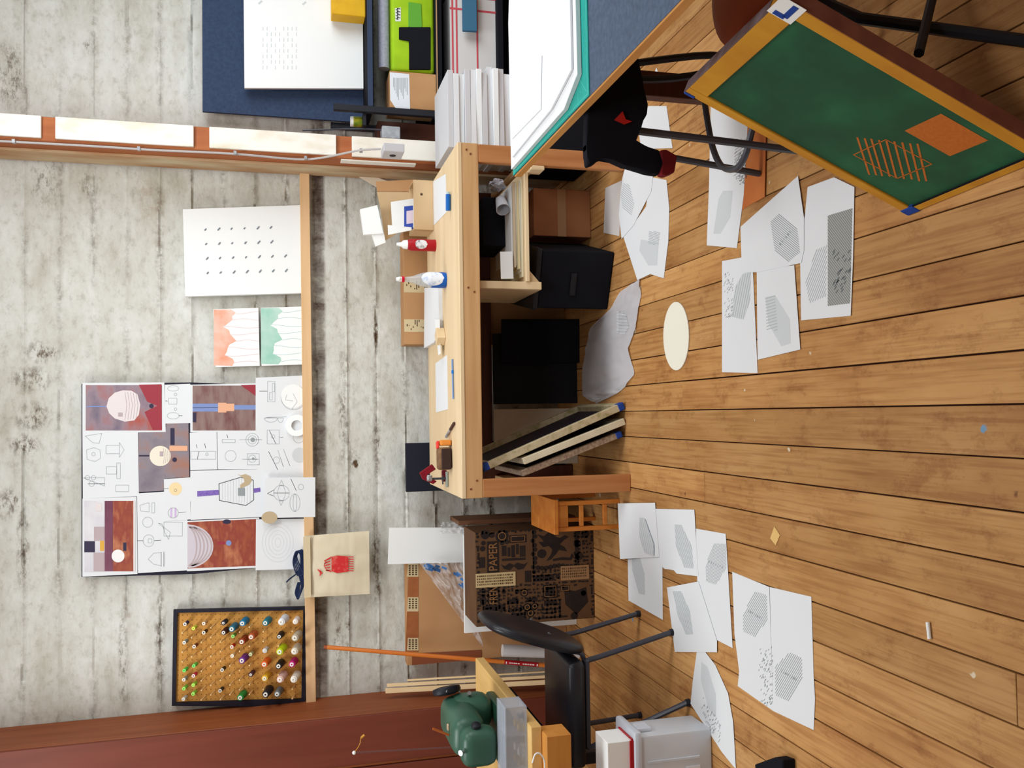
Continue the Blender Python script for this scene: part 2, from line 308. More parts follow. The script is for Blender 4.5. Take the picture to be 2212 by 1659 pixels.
# right post with peeling boards
bm = NB(); box(bm, 1.47, 1.60, 4.99, 5.372, -.01, 3.7, bev=.004)
post = solo('trim_1', 'timber post with flaking white boards and cable', None, bm, wood('post_timber', (150, 82, 46), (176, 104, 60), 'z')); post['kind'] = 'structure'
PEEL = mat('flaking_white_paint', (238, 234, 224), .8, (214, 198, 170), 7, (1, 1, .4), .1, c3=(236, 230, 220))
for a, b in (((0, 0), (88, 0)), ((119, 0), (418, 0)), ((452, 0), (726, 0)), ((760, 0), (1000, 0))):
    za, zb = at((a[0], 270), y=4.97).z, at((b[0], 280), y=4.97).z
    if a[0] == 0: za = 3.69
    bm = NB(); box(bm, 1.482, 1.598, 4.972, 4.9899, zb, za, bev=.002); part(post, 'board', bm, PEEL)
bm = NB(); box(bm, 1.4555, 1.4699, 5.14, 5.33, 0, 3.7, bev=.002); part(post, 'board', bm, mat('bare_pale_board', (206, 192, 160), .8, (170, 120, 76), 6, (1, 1, .3)))
bm = NB(); box(bm, 1.462, 1.4699, 4.995, 5.06, .95, 1.38, bev=.002); part(post, 'board', bm, PEEL)
# conduit cable + boxes on the post
t = thing('conduit_cable', 'grey cable clipped down the left face of the post', 'cable', (1.45, 5.0, 1.0))
cp = [at(p, x=1.452) for p in ((0, 306), (170, 314), (330, 324), (500, 332), (640, 344), (700, 340), (775, 325), (822, 322))]
cp[0].z += .4
bm = NB(); tube(bm, smooth_path(cp), .006); part(t, 'cord', bm, mat('grey_cable', (176, 170, 168), .5), smooth=True)
for p in ((30, 306), (300, 322), (508, 331), (660, 342), (780, 326)):
    q = at(p, x=1.452); bm = NB(); box(bm, 1.444, 1.4625, q.y - .012, q.y + .012, q.z - .008, q.z + .008, bev=.001); part(t, 'clip', bm, CHROME)
t = thing('switch_box', 'pale square electrical box with dark round knockout on post', 'electrical box', (1.45, 5.06, 1.1))
q = at((848, 320), x=1.45); bm = NB(); box(bm, 1.41, 1.4549, q.y - .07, q.y + .07, q.z - .055, q.z + .055, bev=.003); part(t, 'housing', bm, mat('pale_grey_steel', (190, 188, 192), .5))
bm = NB(); cyl(bm, (1.4099, q.y, q.z), (1.407, q.y, q.z), .017, n=16); part(t, 'knockout', bm, BLACK)
t = thing('outlet_box', 'grey ribbed electrical box on the right side of post', 'electrical box', (1.63, 5.03, 1.1))
q = at((845, 283), y=5.0); bm = NB(); box(bm, 1.6001, 1.672, 4.975, 5.08, q.z - .05, q.z + .055, bev=.006, seg=2); part(t, 'housing', bm, mat('worn_grey_steel', (142, 146, 152), .6, (170, 172, 176), 30))
bm = NB(); tube(bm, smooth_path([(1.66, 5.02, q.z + .055), (1.655, 5.02, q.z + .2), (1.63, 5.03, q.z + .5)]), .005); part(t, 'cord', bm, STEEL)

# ================================================================== WALL LEDGE AND WHAT STANDS ON IT
LZ = lambda x: 1.588 + (x + 1.685) / 3.17 * .017
bm = NB(); obox(bm, (-1.69, 5.295, 1.532), (3.17, 0, .017), (0, .06, 0), (0, 0, .056), .002)
solo('wall_ledge', 'long narrow pine ledge running along the concrete wall', 'shelf', bm, wood('pale_ledge_pine', (212, 170, 122), (228, 190, 146), 'x'))
def slab(bm, px, y, th, back=True):   # px polygon on the upright plane y, thickness to the back
    prism(bm, [at(p, y=y) for p in px], (0, th, 0))
def wp(y): return lambda p: at(p, y=y)
# white mounted panel with pins
t = thing('pinned_display', 'big white panel with rows of tiny pinned pieces on ledge', 'panel', at((525, 545), y=5.3) * 1)
bm = NB(); slab(bm, [(395, 452), (650, 443), (655, 633), (400, 640)], 5.305, .042); part(t, 'panel_face', bm, CARD)
bm = NB()
for r in range(4):
    for c in range(7):
        if c == 6 and r < 2: continue
        q = at((441 + c * 28.2 + r * 1.6, 496.5 + r * 31.2 - c * .9), y=5.303)
        j = rnd.uniform(.6, 1.2); obox(bm, q + V((-.006 * j, -.004, -.004)), (.014 * j, 0, -.012 * j), (0, .0055, 0), (.003, 0, .004))
part(t, 'pinned_piece', bm, mat('grey_pinned_piece', (120, 130, 140), .7), kind='stuff')
# two little watercolours
def watercolour(name, px, label, c1, c2, line, ypos):
    t = thing(name, label, 'painting', at(((px[0][0] + px[2][0]) / 2, (px[0][1] + px[2][1]) / 2), y=ypos))
    bm = NB(); slab(bm, px, ypos, .03); part(t, 'canvas', bm, mat('white_canvas_' + name + label[:6], (244, 244, 242), .7))
    (x0, y0), (x1, y1) = px[0], px[2]; n = 16
    e = [(x0 + (x1 - x0) * (.36 + .10 * math.sin(i * .9 + len(label)) + .05 * math.sin(i * 2.3)), y0 + (y1 - y0) * i / n) for i in range(n + 1)]
    bm = NB(); polyface(bm, [at(p, y=ypos - .0006) for p in [(x0 + 1, y0 + 1)] + e + [(x0 + 1, y1 - 1)]])
    part(t, 'paint_wash', bm, mat('wash' + label[17:27], c1, .8, c2, 9))
    bm = NB()
    for i in range(1, n, 2):
        s = e[i]; pts = [(s[0] + (x1 - 2 - s[0]) * k / 5, s[1] + 2.5 * math.sin(k * .8 + i)) for k in range(6)]; ribbon(bm, [at(p, y=ypos - .0008) for p in pts], .0022, (0, -1, 0))
    part(t, 'drip', bm, mat('drip' + label[17:27], line, .8), kind='stuff')
watercolour('watercolour', [(461, 668), (558, 665), (561, 790), (466, 793)], 'small watercolour with orange wash and pink drips, upper of two', (232, 152, 118), (246, 212, 198), (226, 194, 202), 5.31)
watercolour('watercolour', [(563, 665), (657, 662), (660, 787), (565, 790)], 'small watercolour with green wash and blue drips on ledge', (146, 200, 180), (196, 222, 210), (172, 208, 216), 5.306)

# pinboard
bm = NB(); slab(bm, [(176, 829), (412, 826), (560, 832), (645, 830), (660, 1130), (662, 1228), (548, 1227), (420, 1240), (176, 1247)], 5.33, .02)
solo('pin_board', 'large dark foam board covered with sketches and photographs', 'board', bm, mat('dark_foam_board', (36, 34, 50), .8))
NEG = (0, -1, 0)
class Sheet:
    def __init__(s, name, label, px, y=5.327, m=None, cat='drawing', th=.0012, group=None):
        s.y = y; s.t = thing(name, label, cat, at((sum(p[0] for p in px) / len(px), sum(p[1] for p in px) / len(px)), y=y), group)
        bm = NB(); prism(bm, [at(p, y=y) for p in px], (0, th, 0)); part(s.t, 'sheet', bm, m or PAPER); s.k = 0
    def lines(s, polys, m=None, w=.0022, name='pencil_drawing', closed=True):
        bm = NB(); s.k += 1
        for p in polys: ribbon(bm, [at(q, y=s.y - .0005 - .0002 * s.k) for q in p], w, NEG, closed)
        return part(s.t, name, bm, m or PENCIL, kind='stuff' if len(polys) > 1 else None)
    def fill(s, polys, m, name='printed_shape'):
        bm = NB(); s.k += 1
        for p in polys: polyface(bm, [at(q, y=s.y - .0005 - .0002 * s.k) for q in p])
        return part(s.t, name, bm, m, kind='stuff' if len(polys) > 1 else None)
def rect(x0, y0, x1, y1): return [(x0, y0), (x1, y0), (x1, y1), (x0, y1)]
PH1 = mat('photo_purple_orange', (104, 96, 116), .4, (172, 84, 70), 5, (1, 1, 2), c3=(150, 128, 138)); PH2 = mat('photo_brown_grey', (150, 128, 122), .4, (116, 74, 74), 6, (1, 1, 4), c3=(140, 112, 108))
PH3 = mat('photo_mauve', (120, 110, 122), .4, (166, 118, 100), 7, c3=(142, 132, 140)); PH4 = mat('photo_orange', (168, 92, 62), .4, (192, 124, 88), 7, (1, 1, 3), c3=(146, 68, 56))
LAMPW = mat('photo_white_lamp', (226, 216, 216), .5); LAMPC = mat('photo_cream_lamp', (236, 228, 210), .5); LAMPS = mat('photo_lamp_fold', (186, 168, 172), .5); PBLUE = mat('photo_blue_cord', (126, 146, 196), .5); PDARK = mat('photo_dark', (52, 46, 72), .5); PRED = mat('photo_crimson', (156, 54, 66), .5); PCOP = mat('photo_copper', (232, 176, 142), .4)
s = Sheet('photo_print', 'photo of white pleated pendant lamp at top of pin board', [(178, 827), (355, 826), (358, 933), (178, 936)], cat='photograph')
s.fill([rect(185, 832, 350, 930)], PH1, 'photo_picture'); s.fill([[(300, 831), (349, 830), (349, 880), (318, 868)], [(312, 890), (349, 872), (350, 929), (330, 929)]], PRED)
s.fill([[(230, 878), (235, 860), (248, 848), (266, 843), (284, 844), (297, 852), (303, 874), (300, 896), (290, 908), (270, 911), (248, 904), (236, 893)]], LAMPW, 'lamp_shade'); s.lines([[(q, 846 + abs(q - 272) * .2), (q + 4, 876), (q, 908 - abs(q - 272) * .2)] for q in (270, 276, 282, 288, 294)], LAMPS, .003, 'lamp_fold', False)
s.fill([rect(255, 891, 265, 900)], LAMPS); s.lines([[(186, 878), (230, 878)]], PBLUE, .006, 'lamp_cord', False); s.fill([circ((327, 877), 5, 12)], PDARK)
s = Sheet('sketch_sheet', 'narrow sketch of three bulb shapes between two photos', [(356, 831), (411, 829), (412, 914), (357, 915)], 5.3265)
s.lines([circ((374, 839), 12, 16, 6), rect(364, 860, 382, 873), circ((374, 898), 13, 16, 7), [(362, 866), (357, 866)], [(386, 898), (394, 898)], circ((379, 852), 3, 8), circ((379, 884), 3, 8)])
s = Sheet('photo_print', 'photo of blue braided cord with copper fitting', [(411, 831), (553, 828), (554, 931), (411, 934)], 5.3255, cat='photograph')
s.fill([rect(416, 833, 552, 930)], PH2, 'photo_picture'); s.fill([rect(416, 872, 472, 889), rect(506, 875, 552, 885)], PBLUE, 'braided_cord'); s.lines([[(416, 880.5), (471, 880.5)]], PDARK, .003, 'cord_gap', False)
s.fill([rect(471, 870, 489, 891), rect(489, 872, 506, 888)], PCOP, 'copper_fitting'); s.fill([rect(416, 891, 424, 912)], PDARK); s.fill([[(520, 832), (552, 831), (552, 855)]], PRED)
s = Sheet('sketch_sheet', 'large sketch sheet with round shapes at right of pin board', [(552, 816), (660, 811), (664, 1028), (556, 1030)], 5.3245)
s.lines([rect(578, 824, 594, 868), rect(582, 848, 588, 864), rect(588, 828, 593, 846), [(560, 845), (577, 845)], [(575, 902), (620, 900)], circ((585, 903), 14, 12, 9, 0, 180), circ((606, 903), 6, 10, 10, 0, 180), rect(577, 929, 603, 959), [(582, 930), (596, 959)], circ((590, 943), 4, 10), [(603, 944), (612, 945)], [(580, 975), (600, 1015)], [(600, 972), (612, 1008)], [(612, 970), (626, 1006)], circ((597, 994), 7, 14), circ((645, 945), 12, 14), circ((660, 955), 1, 4)], PENCIL, .0022)
s.lines([circ((634, 858), 27, 32)], INK, .002); s.lines([[(620, 852), (616, 866), (634, 866)], [(634, 850), (640, 862), (632, 880)]], PENCIL, .002, closed=False)
s.fill([circ((647, 983), 16, 24)], PALEINK, 'pale_disc')
s = Sheet('paper_disc', 'pale paper disc pinned at top right of pin board', circ((633, 856), 26, 28), 5.3225, CARD, 'paper disc')
s.lines([[(617, 864), (633, 866)], [(620, 852), (616, 864)], [(633, 850), (642, 868), (630, 884)]], PENCIL, .002, closed=False)
t = thing('paper_ring', 'thick white paper ring hung over the sketches above ledge', 'ring', at((641, 919), y=5.31))
bm = NB(); C = at((641, 919), y=5.304); lathe(bm, [(.031, 0), (.064, 0), (.064, .016), (.031, .016), (.031, 0)], C, (0, 1, 0), 28, False); part(t, 'ring_body', bm, mat('bright_white_paper', (248, 248, 248), .6), smooth=True)
s = Sheet('sketch_sheet', 'sketch sheet of lantern outlines at left column of pin board', [(178, 936), (298, 934), (300, 1072), (179, 1077)], 5.3263)
s.lines([[(184, 942), (200, 956), (214, 958), (220, 936)], [(187, 972), (203, 967), (216, 972), (217, 990), (205, 997), (188, 992)], circ((202, 981), 4, 8), rect(229, 962, 258, 980), [(258, 956), (268, 972), (258, 988)], rect(230, 1008, 252, 1024), rect(252, 1000, 260, 1034), circ((189, 1032), 5, 10), circ((202, 1032), 5, 10), [(180, 1032), (226, 1032), (226, 1050)], circ((198, 1045), 6, 10), [(190, 1045), (226, 1045)], rect(250, 1048, 278, 1062)])
s = Sheet('photo_print', 'photo of round cream lamp against mauve background', [(299, 934), (358, 933), (359, 915), (407, 913), (409, 1030), (355, 1034), (354, 1060), (300, 1063)], 5.3268, PH3, 'photograph')
s.fill([circ((346, 985), 23, 24, 22)], LAMPC, 'lamp_shade'); s.fill([rect(345, 975, 353, 986)], LAMPS); s.lines([[(q, 966 + (q - 350) * .5), (q + 2, 985), (q, 1004 - (q - 350) * .5)] for q in (353, 357, 361, 365)], LAMPS, .002, 'lamp_fold', False); s.fill([rect(368, 925, 377, 961), rect(300, 983, 323, 986)], PDARK); s.fill([rect(366, 963, 405, 974)], PCOP); s.fill([circ((377, 993), 5, 10)], PDARK)
s = Sheet('sketch_sheet', 'small sketch of a striped cylinder below the cord photo', [(410, 935), (468, 931), (470, 1014), (411, 1016)], 5.3258)
s.lines([rect(412, 975, 466, 992), circ((447, 981), 3, 8), [(424, 960), (426, 968)], [(442, 958), (444, 968)], [(430, 975), (426, 992)]])
s = Sheet('sketch_sheet', 'sketch of two shaded circles with horizontal axes', [(469, 932), (572, 930), (573, 1013), (471, 1014)], 5.3252)
s.lines([circ((545, 950), 14, 24), circ((545, 950), 9, 20), [(517, 950), (566, 950)], rect(534, 980, 560, 1004), [(523, 992), (558, 992)], circ((545, 991), 8, 16), circ((498, 985), 12, 20), rect(480, 949, 508, 956), [(490, 938), (492, 946)]]); s.fill([circ((546, 950), 5, 12), circ((547, 991), 3, 10)], INK)
s = Sheet('sketch_card', 'small card with yellow striped ball sketch on pin board', [(354, 1035), (411, 1031), (412, 1083), (355, 1088)], 5.3244)
s.fill([circ((379, 1056), 14, 24)], mat('yellow_pencil', (240, 216, 168), .8), 'yellow_ball'); s.lines([circ((379, 1059), 3, 10), [(354, 1055), (364, 1055)]], DARKINK, .0016)
s = Sheet('sketch_sheet', 'big drawing of six-sided lantern with purple cord', [(411, 1017), (572, 1013), (664, 1030), (665, 1118), (560, 1117), (412, 1123)], 5.3235)
PURP = mat('purple_crayon', (112, 84, 170), .8, (142, 118, 190), 80)
s.fill([[(426, 1061), (473, 1058), (473, 1069), (426, 1073)], [(548, 1055), (562, 1053), (563, 1062), (548, 1065)]], PURP, 'purple_cord'); s.lines([[(473, 1045), (520, 1031), (547, 1037), (548, 1080), (531, 1092), (474, 1081)]], DARKINK, .004, 'lantern_outline')
s.lines([[(q, 1044 - (q - 478) * .25), (q, 1080 + (q - 478) * .15)] for q in range(480, 546, 6)], PALEINK, .0014, 'lantern_stripe', False); s.fill([rect(514, 1054, 529, 1071)], INK, 'shaded_square')
s = Sheet('sketch_sheet', 'sketch of ribbed globes overlapping the ledge edge', [(571, 1032), (681, 1031), (681, 1117), (570, 1119)], 5.2935)
s.lines([circ((608, 1065), 17, 24), circ((608, 1065), 8, 16, 17), [(591, 1065), (625, 1065)], [(578, 1066), (592, 1058)], [(578, 1066), (592, 1072)], circ((637, 1086), 11, 20, 19), circ((637, 1086), 4, 14, 19), [(628, 1034), (640, 1060)], circ((650, 1052), 6, 12), [(603, 1049), (608, 1037), (613, 1049)], [(603, 1082), (607, 1092), (612, 1082)]])
TAN = mat('tan_paper', (190, 170, 138), .8)
s = Sheet('paper_crescent', 'tan paper crescent stuck on the lantern drawing', [(513, 1024), (520, 1027), (530, 1024), (541, 1029), (544, 1038), (538, 1047), (527, 1052), (519, 1055), (519, 1047), (528, 1041), (526, 1033)], 5.322, TAN, 'paper shape')
s = Sheet('paper_oval', 'tan paper oval tag at lower edge of pin board', circ((582, 1118), 17, 24, 13), 5.2915, TAN, 'paper shape')
s = Sheet('photo_print', 'photo of a room with white ball lamp and red wall', [(178, 1077), (295, 1073), (297, 1240), (178, 1246)], 5.3248, cat='photograph')
s.fill([rect(182, 1082, 226, 1236)], mat('photo_pale_wall', (206, 202, 210), .4, (232, 230, 232), 6)); s.fill([rect(226, 1082, 292, 1234)], PH4, 'photo_picture'); s.fill([rect(226, 1082, 244, 1234)], mat('photo_maroon', (128, 76, 96), .4, (110, 60, 80), 9)); s.fill([rect(182, 1169, 205, 1193), rect(266, 1172, 273, 1190)], PDARK); s.fill([rect(216, 1168, 225, 1190)], mat('photo_yellow', (222, 170, 70), .5)); s.fill([rect(203, 1138, 226, 1168), rect(202, 1194, 226, 1234)], LAMPS)
s.fill([circ((255, 1201), 14, 20)], mat('photo_white_ball', (240, 238, 236), .5), 'lamp_ball'); s.fill([rect(206, 1087, 220, 1104), rect(288, 1082, 292, 1234)], LAMPW)
s = Sheet('sketch_sheet', 'sketch sheet of spinning-top shapes left of striped dome photo', [(296, 1066), (356, 1062), (405, 1080), (404, 1232), (298, 1238)], 5.3262)
s.lines([circ((319, 1128), 11, 18), circ((321, 1168), 12, 16, 13), [(309, 1168), (297, 1168)], [(333, 1168), (348, 1167)], rect(320, 1164, 328, 1173), [(320, 1208), (332, 1195), (348, 1194), (348, 1222), (332, 1219)], [(348, 1192), (348, 1224)], [(354, 1192), (354, 1224)], [(302, 1092), (316, 1087), (322, 1086), (322, 1106), (304, 1104)], rect(328, 1086, 334, 1108), [(342, 1130), (350, 1132), (356, 1150), (364, 1165), (368, 1150)], rect(354, 1128, 394, 1158)])
s = Sheet('sketch_card', 'small card with purple striped ball sketch', [(354, 1086), (411, 1083), (412, 1122), (355, 1126)], 5.3241)
s.fill([rect(368, 1097, 372, 1118), rect(377, 1097, 381, 1118)], mat('pale_purple_pencil', (208, 182, 222), .8), 'purple_stripe'); s.lines([circ((374, 1108), 11, 20), [(386, 1107), (402, 1106)]], INK, .0018)
s = Sheet('photo_print', 'photo of grey striped dome on orange ground', [(404, 1125), (560, 1118), (561, 1226), (404, 1234)], 5.3251, cat='photograph')
s.fill([[(405, 1128), (559, 1121), (559, 1222), (405, 1228)]], PH4, 'photo_picture'); dome = [(405, 1132)] + circ((405, 1180), 56, 16, 47, -86, 86) + [(405, 1226)]
s.fill([dome], mat('photo_grey_dome', (206, 198, 206), .5), 'striped_dome'); s.lines([circ((405 - 4, 1180), 56 - 8 * k, 16, 44, -75, 75) for k in range(5)], LAMPS, .008, 'dome_stripe', False); s.fill([circ((494, 1173), 6, 12)], PBLUE); s.fill([rect(470, 1170, 487, 1176)], PRED); s.fill([circ((490, 1127), 9, 12, 5)], PDARK)
s = Sheet('sketch_sheet', 'pale sheet of fine contour lines near the coiled cord', [(553, 1122), (663, 1120), (662, 1229), (552, 1232)], 5.3228)
s.lines([circ((600, 1172), 6 + 7 * k, 20, 10 + 8 * k) for k in range(5)], PALEINK, .0014)

# tote bag hanging over the ledge
t = thing('tote_bag', 'cream canvas tote bag with red bottle print hanging on ledge', 'bag', at((728, 1218), y=5.27))
c = [at(p, y=5.255) for p in ((656, 1158), (797, 1147), (799, 1283), (658, 1291))]
bm = NB()
def totept(u, v):
    p = (c[0] * (1 - u) + c[1] * u) * (1 - v) + (c[3] * (1 - u) + c[2] * u) * v
    p.y += -.016 * math.sin(math.pi * u) * math.sin(math.pi * v) ** .5 + .004 * noise.noise(V((u * 4, v * 6, 3))) + .003 * noise.noise(V((u * 14, v * 3, 7))); return p
grid(bm, totept, 24, 24); grid(bm, lambda u, v: totept(u, v) * 1 + V((0, .018 * math.sin(math.pi * u) * math.sin(math.pi * v) + .006, 0)), 24, 24)
part(t, 'canvas_body', bm, mat('cream_canvas', (226, 214, 188), .9, (214, 200, 172), 7, bump=.1), smooth=True)
bm = NB()
def onb(p, off=.002): 
    q = at(p, y=5.237); return q
REDP = mat('red_print', (206, 48, 48), .8, (226, 120, 104), 30, contrast=(.5, .8)); 
tp = lambda P: [at(p, y=5.2345) for p in P]
polyface(bm, tp([(716, 1203), (728, 1200), (752, 1202), (752, 1235), (728, 1238), (716, 1234)])); polyface(bm, tp([(684, 1229), (692, 1232), (697, 1238), (690, 1245), (691, 1237)]))
for k in range(5): ribbon(bm, tp([(700 + k, 1212 + k * 5), (714, 1206 + k * 6.5)]), .006, NEG)
for k in range(7): ribbon(bm, tp([(752, 1203 + k * 5), (764, 1203 + k * 5)]), .005, NEG)
ribbon(bm, tp([(700, 1222), (704, 1210), (716, 1203)]), .005, NEG); ribbon(bm, tp([(700, 1222), (706, 1232), (716, 1235)]), .005, NEG)
part(t, 'red_bottle_print', bm, REDP, 'red screen-printed bottle shape')
bm = NB(); prism(bm, tp([(655, 1160), (670, 1158), (672, 1290), (657, 1292)]), (0, .004, 0)); part(t, 'top_hem', bm, mat('canvas_hem', (212, 194, 160), .9))
# coil of navy cord
t = thing('cord_coil', 'coil of navy cord hanging beside the tote bag', 'cord', at((645, 1240), y=5.27)); NV = mat('navy_cord', (26, 40, 74), .6)
bm = NB(); Q = lambda P, y=5.277: [at(p, y=y + .01 * math.sin(i * 1.9)) for i, p in enumerate(P)]
for k in range(5): tube(bm, smooth_path(Q([(640 + k * 4, 1240), (633 + k * 2, 1215 - k * 3), (639 + k * 3, 1192 - k), (648 + k * 2, 1196), (650 + k * 2, 1215), (646 + k * 2, 1240), (651 + k, 1266), (644, 1290 + 4 * (k % 2)), (638 + 2 * k, 1280), (644 + k, 1258)])), .0042, 6)
tube(bm, smooth_path(Q([(645, 1236), (636, 1243), (624, 1252), (619, 1258)])), .0042, 6); part(t, 'loops', bm, NV, smooth=True)
bm = NB(); tube(bm, smooth_path(Q([(640, 1236), (648, 1233), (656, 1237), (652, 1243), (642, 1242)])), .006, 6); part(t, 'knot', bm, NV, smooth=True)

# pegboard + spools
t = thing('peg_board', 'black framed pegboard full of pegs standing on the ledge', 'pegboard', at((515, 1420), y=5.32))
o4 = [(374.6, 1318), (662, 1311), (659, 1527), (371, 1525)]; i4 = [(383, 1324), (655, 1318), (651, 1510), (379, 1518)]
bm = NB(); slab(bm, i4, 5.332, .008); part(t, 'perforated_panel', bm, mat('tan_hardboard', (206, 150, 74), .7, (198, 140, 66), 12))
for k in range(4):
    bm = NB(); prism(bm, [at(p, y=5.315) for p in (o4[k], o4[(k + 1) % 4], i4[(k + 1) % 4], i4[k])], (0, .03, 0)); part(t, 'frame_bar', bm, mat('black_painted_wood', (28, 26, 40), .6))
C2P = lambda cx, cy: (360 + cx / 6.506, 1300 + cy / 6.506)
bm = NB()
for i in range(27):
    for j in range(18):
        q = at(C2P(160 + i * 66 + (0), 190 + j * 70 - i * 1.6), y=5.3315); obox(bm, q - V((.0022, 0, .0022)), (.0044, 0, 0), (0, .0004, 0), (0, 0, .0044))
part(t, 'peg_hole', bm, mat('dark_hole', (110, 66, 26), .9), kind='stuff')
SP = [(255, 315, 0, (20, 36, 90), 'navy-based white'), (375, 375, 0, (190, 200, 60), 'lime and white'), (520, 305, 0, (200, 160, 110), 'tan'), (520, 435, 0, (50, 28, 24), 'dark brown'), (245, 575, 0, (120, 140, 140), 'grey-teal'), (385, 630, 0, (110, 54, 36), 'brown'),
 (795, 300, 1, (24, 28, 48), 'navy with white end'), (912, 385, 3, (36, 110, 136), 'dark teal'), (1062, 305, 3, (20, 120, 166), 'bright teal'), (797, 435, 2, (64, 24, 28), 'dark maroon'), (930, 485, 0, (130, 200, 90), 'light green'), (1052, 565, 3, (150, 60, 30), 'rust'), (1185, 497, 3, (180, 86, 46), 'orange-brown'),
 (915, 635, 0, (200, 40, 30), 'red'), (920, 762, 0, (232, 206, 150), 'pale yellow'), (1175, 742, 0, (190, 196, 150), 'pale green'), (1055, 830, 3, (112, 44, 142), 'purple'), (380, 902, 0, (90, 190, 80), 'mid green'), (245, 967, 0, (80, 196, 80), 'bright green'), (375, 1042, 0, (200, 40, 90), 'magenta-based pink'),
 (240, 1097, 0, (150, 160, 160), 'grey'), (372, 1172, 0, (150, 210, 70), 'lime'), (240, 1222, 0, (130, 206, 80), 'lime green'), (370, 1297, 0, (140, 210, 80), 'lime green'), (235, 1370, 0, (196, 196, 200), 'grey-white'), (778, 960, 0, (36, 34, 26), 'black with cream end'), (750, 1252, 0, (34, 40, 40), 'black with white end'),
 (1180, 1027, 1, (70, 34, 48), 'dark plum'), (1030, 1352, 3, (30, 140, 60), 'green'), (1385, 300, 3, (20, 116, 136), 'teal'), (1610, 287, 4, (226, 228, 236), 'white with dark core'), (1805, 282, 2, (240, 226, 220), 'small white'), (1580, 492, 2, (24, 24, 30), 'black with white rim'), (1800, 512, 4, (190, 180, 160), 'grey-beige'),
 (1585, 707, 4, (190, 212, 20), 'lime yellow'), (1792, 702, 4, (222, 214, 196), 'cream'), (1375, 692, 1, (200, 200, 200), 'pale grey'), (1370, 882, 3, (222, 96, 30), 'orange'), (1570, 907, 3, (22, 24, 30), 'slim black'), (1757, 882, 3, (190, 20, 120), 'magenta'), (1375, 1082, 3, (228, 180, 50), 'yellow'),
 (1590, 1097, 4, (226, 184, 176), 'pale pink'), (1782, 1097, 4, (232, 226, 214), 'white and gold'), (1387, 1307, 4, (24, 25, 32), 'fat black'), (1550, 1302, 3, (110, 120, 126), 'slate grey')]
rows = [250, 375, 520, 785, 920, 1055, 1182, 1378, 1582, 1785]; ordn = ['first', 'second', 'third', 'fourth', 'fifth', 'sixth', 'seventh', 'eighth', 'ninth', 'tenth']
byrow = {}
for q in SP: byrow.setdefault(min(range(10), key=lambda i: abs(rows[i] - q[0])), []).append(q)
PD = V((0, -math.cos(.22), math.sin(.22)))
LEN = (.05, .06, .07, .085, .11); RAD = (.0105, .014, .019, .022, .0244)
used = []
for r, lst in byrow.items():
    lst.sort(key=lambda q: -q[1])
    for k, (cx, cy, s, c, nm) in enumerate(lst):
        L_, R_ = LEN[s], RAD[s]; used.append((cx, cy))
        tip = at(C2P(cx, cy), y=5.33 - .012 - L_ * PD.y * -1 * -1 * -1 if False else 5.318 - L_ * math.cos(.22)); b = tip - PD * L_
        sp = thing('thread_spool', f'{nm} thread spool on pegboard, {ordn[k]} from left in {ordn[r]} row down', 'thread spool', b, 'thread spools on the pegboard')
        bm = NB(); lathe(bm, [(R_ * .9, 0), (R_, L_ * .06), (R_ * (.98 if s < 2 else .8), L_ * .93), (R_ * .5, L_ * .95)], b, PD, 16); part(sp, 'thread', bm, mat('thread_%d_%d_%d' % c, c, .55), smooth=True)
        bm = NB(); rc = R_ * (.95 if s == 0 else .52); ce = L_ * (.55 if s == 0 else .9)
        ec = (236, 232, 222) if s != 0 or 'lime' not in nm and 'green' not in nm else tuple(min(255, v + 40) for v in c)
        lathe(bm, [(rc, ce), (rc, L_), (rc * .45, L_ + .001), (rc * .4, L_ - .01)], b, PD, 14); part(sp, 'spool_core', bm, mat('core_%d_%d_%d' % ec, ec, .5), smooth=True)
        bm = NB(); cyl(bm, b - PD * .004, b + PD * (L_ * .94), rc * .3, n=8); part(sp, 'bore', bm, mat('spool_bore', (70, 52, 44), .8))
PEG = mat('pale_dowel', (232, 198, 140), .5)
for i, cx in enumerate([250, 380, 515, 645, 780, 910, 1045, 1180, 1372, 1580, 1772]):
    for j in range(9):
        cy = 300 + j * 133 + (66 if i % 2 else 0) - i * 2
        if cy > 1370 or any(abs(cx - a) < 75 and abs(cy - b) < 75 for a, b in used): continue
        b = at(C2P(cx + 30, cy - 40), y=5.332); bm = NB(); cyl(bm, b, b + PD * .075, .0044, n=6); part(t, 'peg', bm, PEG)

# ================================================================== WORKBENCH
BX0, BX1, BY0, BY1, BZ = -.405, 1.335, 4.14, 5.1, .875
t = thing('workbench', 'long pine workbench standing along the concrete wall', 'workbench', (.46, 4.6, 0))
pbox(t, 'bench_top', PTOP, BX0, BX1, BY0, BY1, BZ - .022, BZ, bev=.003)
pbox(t, 'apron', PX, BX0, BX1, BY0 + .002, BY0 + .04, BZ - .105, BZ - .0222, bev=.003)
pbox(t, 'apron', PX, BX0, BX1, BY1 - .04, BY1 - .002, BZ - .105, BZ - .0222, bev=.003)
for x in (BX0, BX1 - .038): pbox(t, 'side_rail', PY, x, x + .038, BY0 + .0405, BY1 - .0405, BZ - .105, BZ - .0222)
for x in (BX0 + .002, BX1 - .092):
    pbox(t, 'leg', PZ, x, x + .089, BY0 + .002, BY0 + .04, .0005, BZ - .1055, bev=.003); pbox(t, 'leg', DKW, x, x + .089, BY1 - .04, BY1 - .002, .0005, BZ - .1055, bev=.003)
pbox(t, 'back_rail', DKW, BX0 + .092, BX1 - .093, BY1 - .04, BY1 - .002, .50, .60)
for x in (BX0 + .004, BX1 - .045): pbox(t, 'leg_rail', PY, x, x + .038, BY0 + .0405, BY1 - .0405, .41, .49)
pbox(t, 'cleat', PTOP, BX0 + .045, BX0 + .08, BY0 + .0405, BY0 + .14, .44, .52, bev=.005)
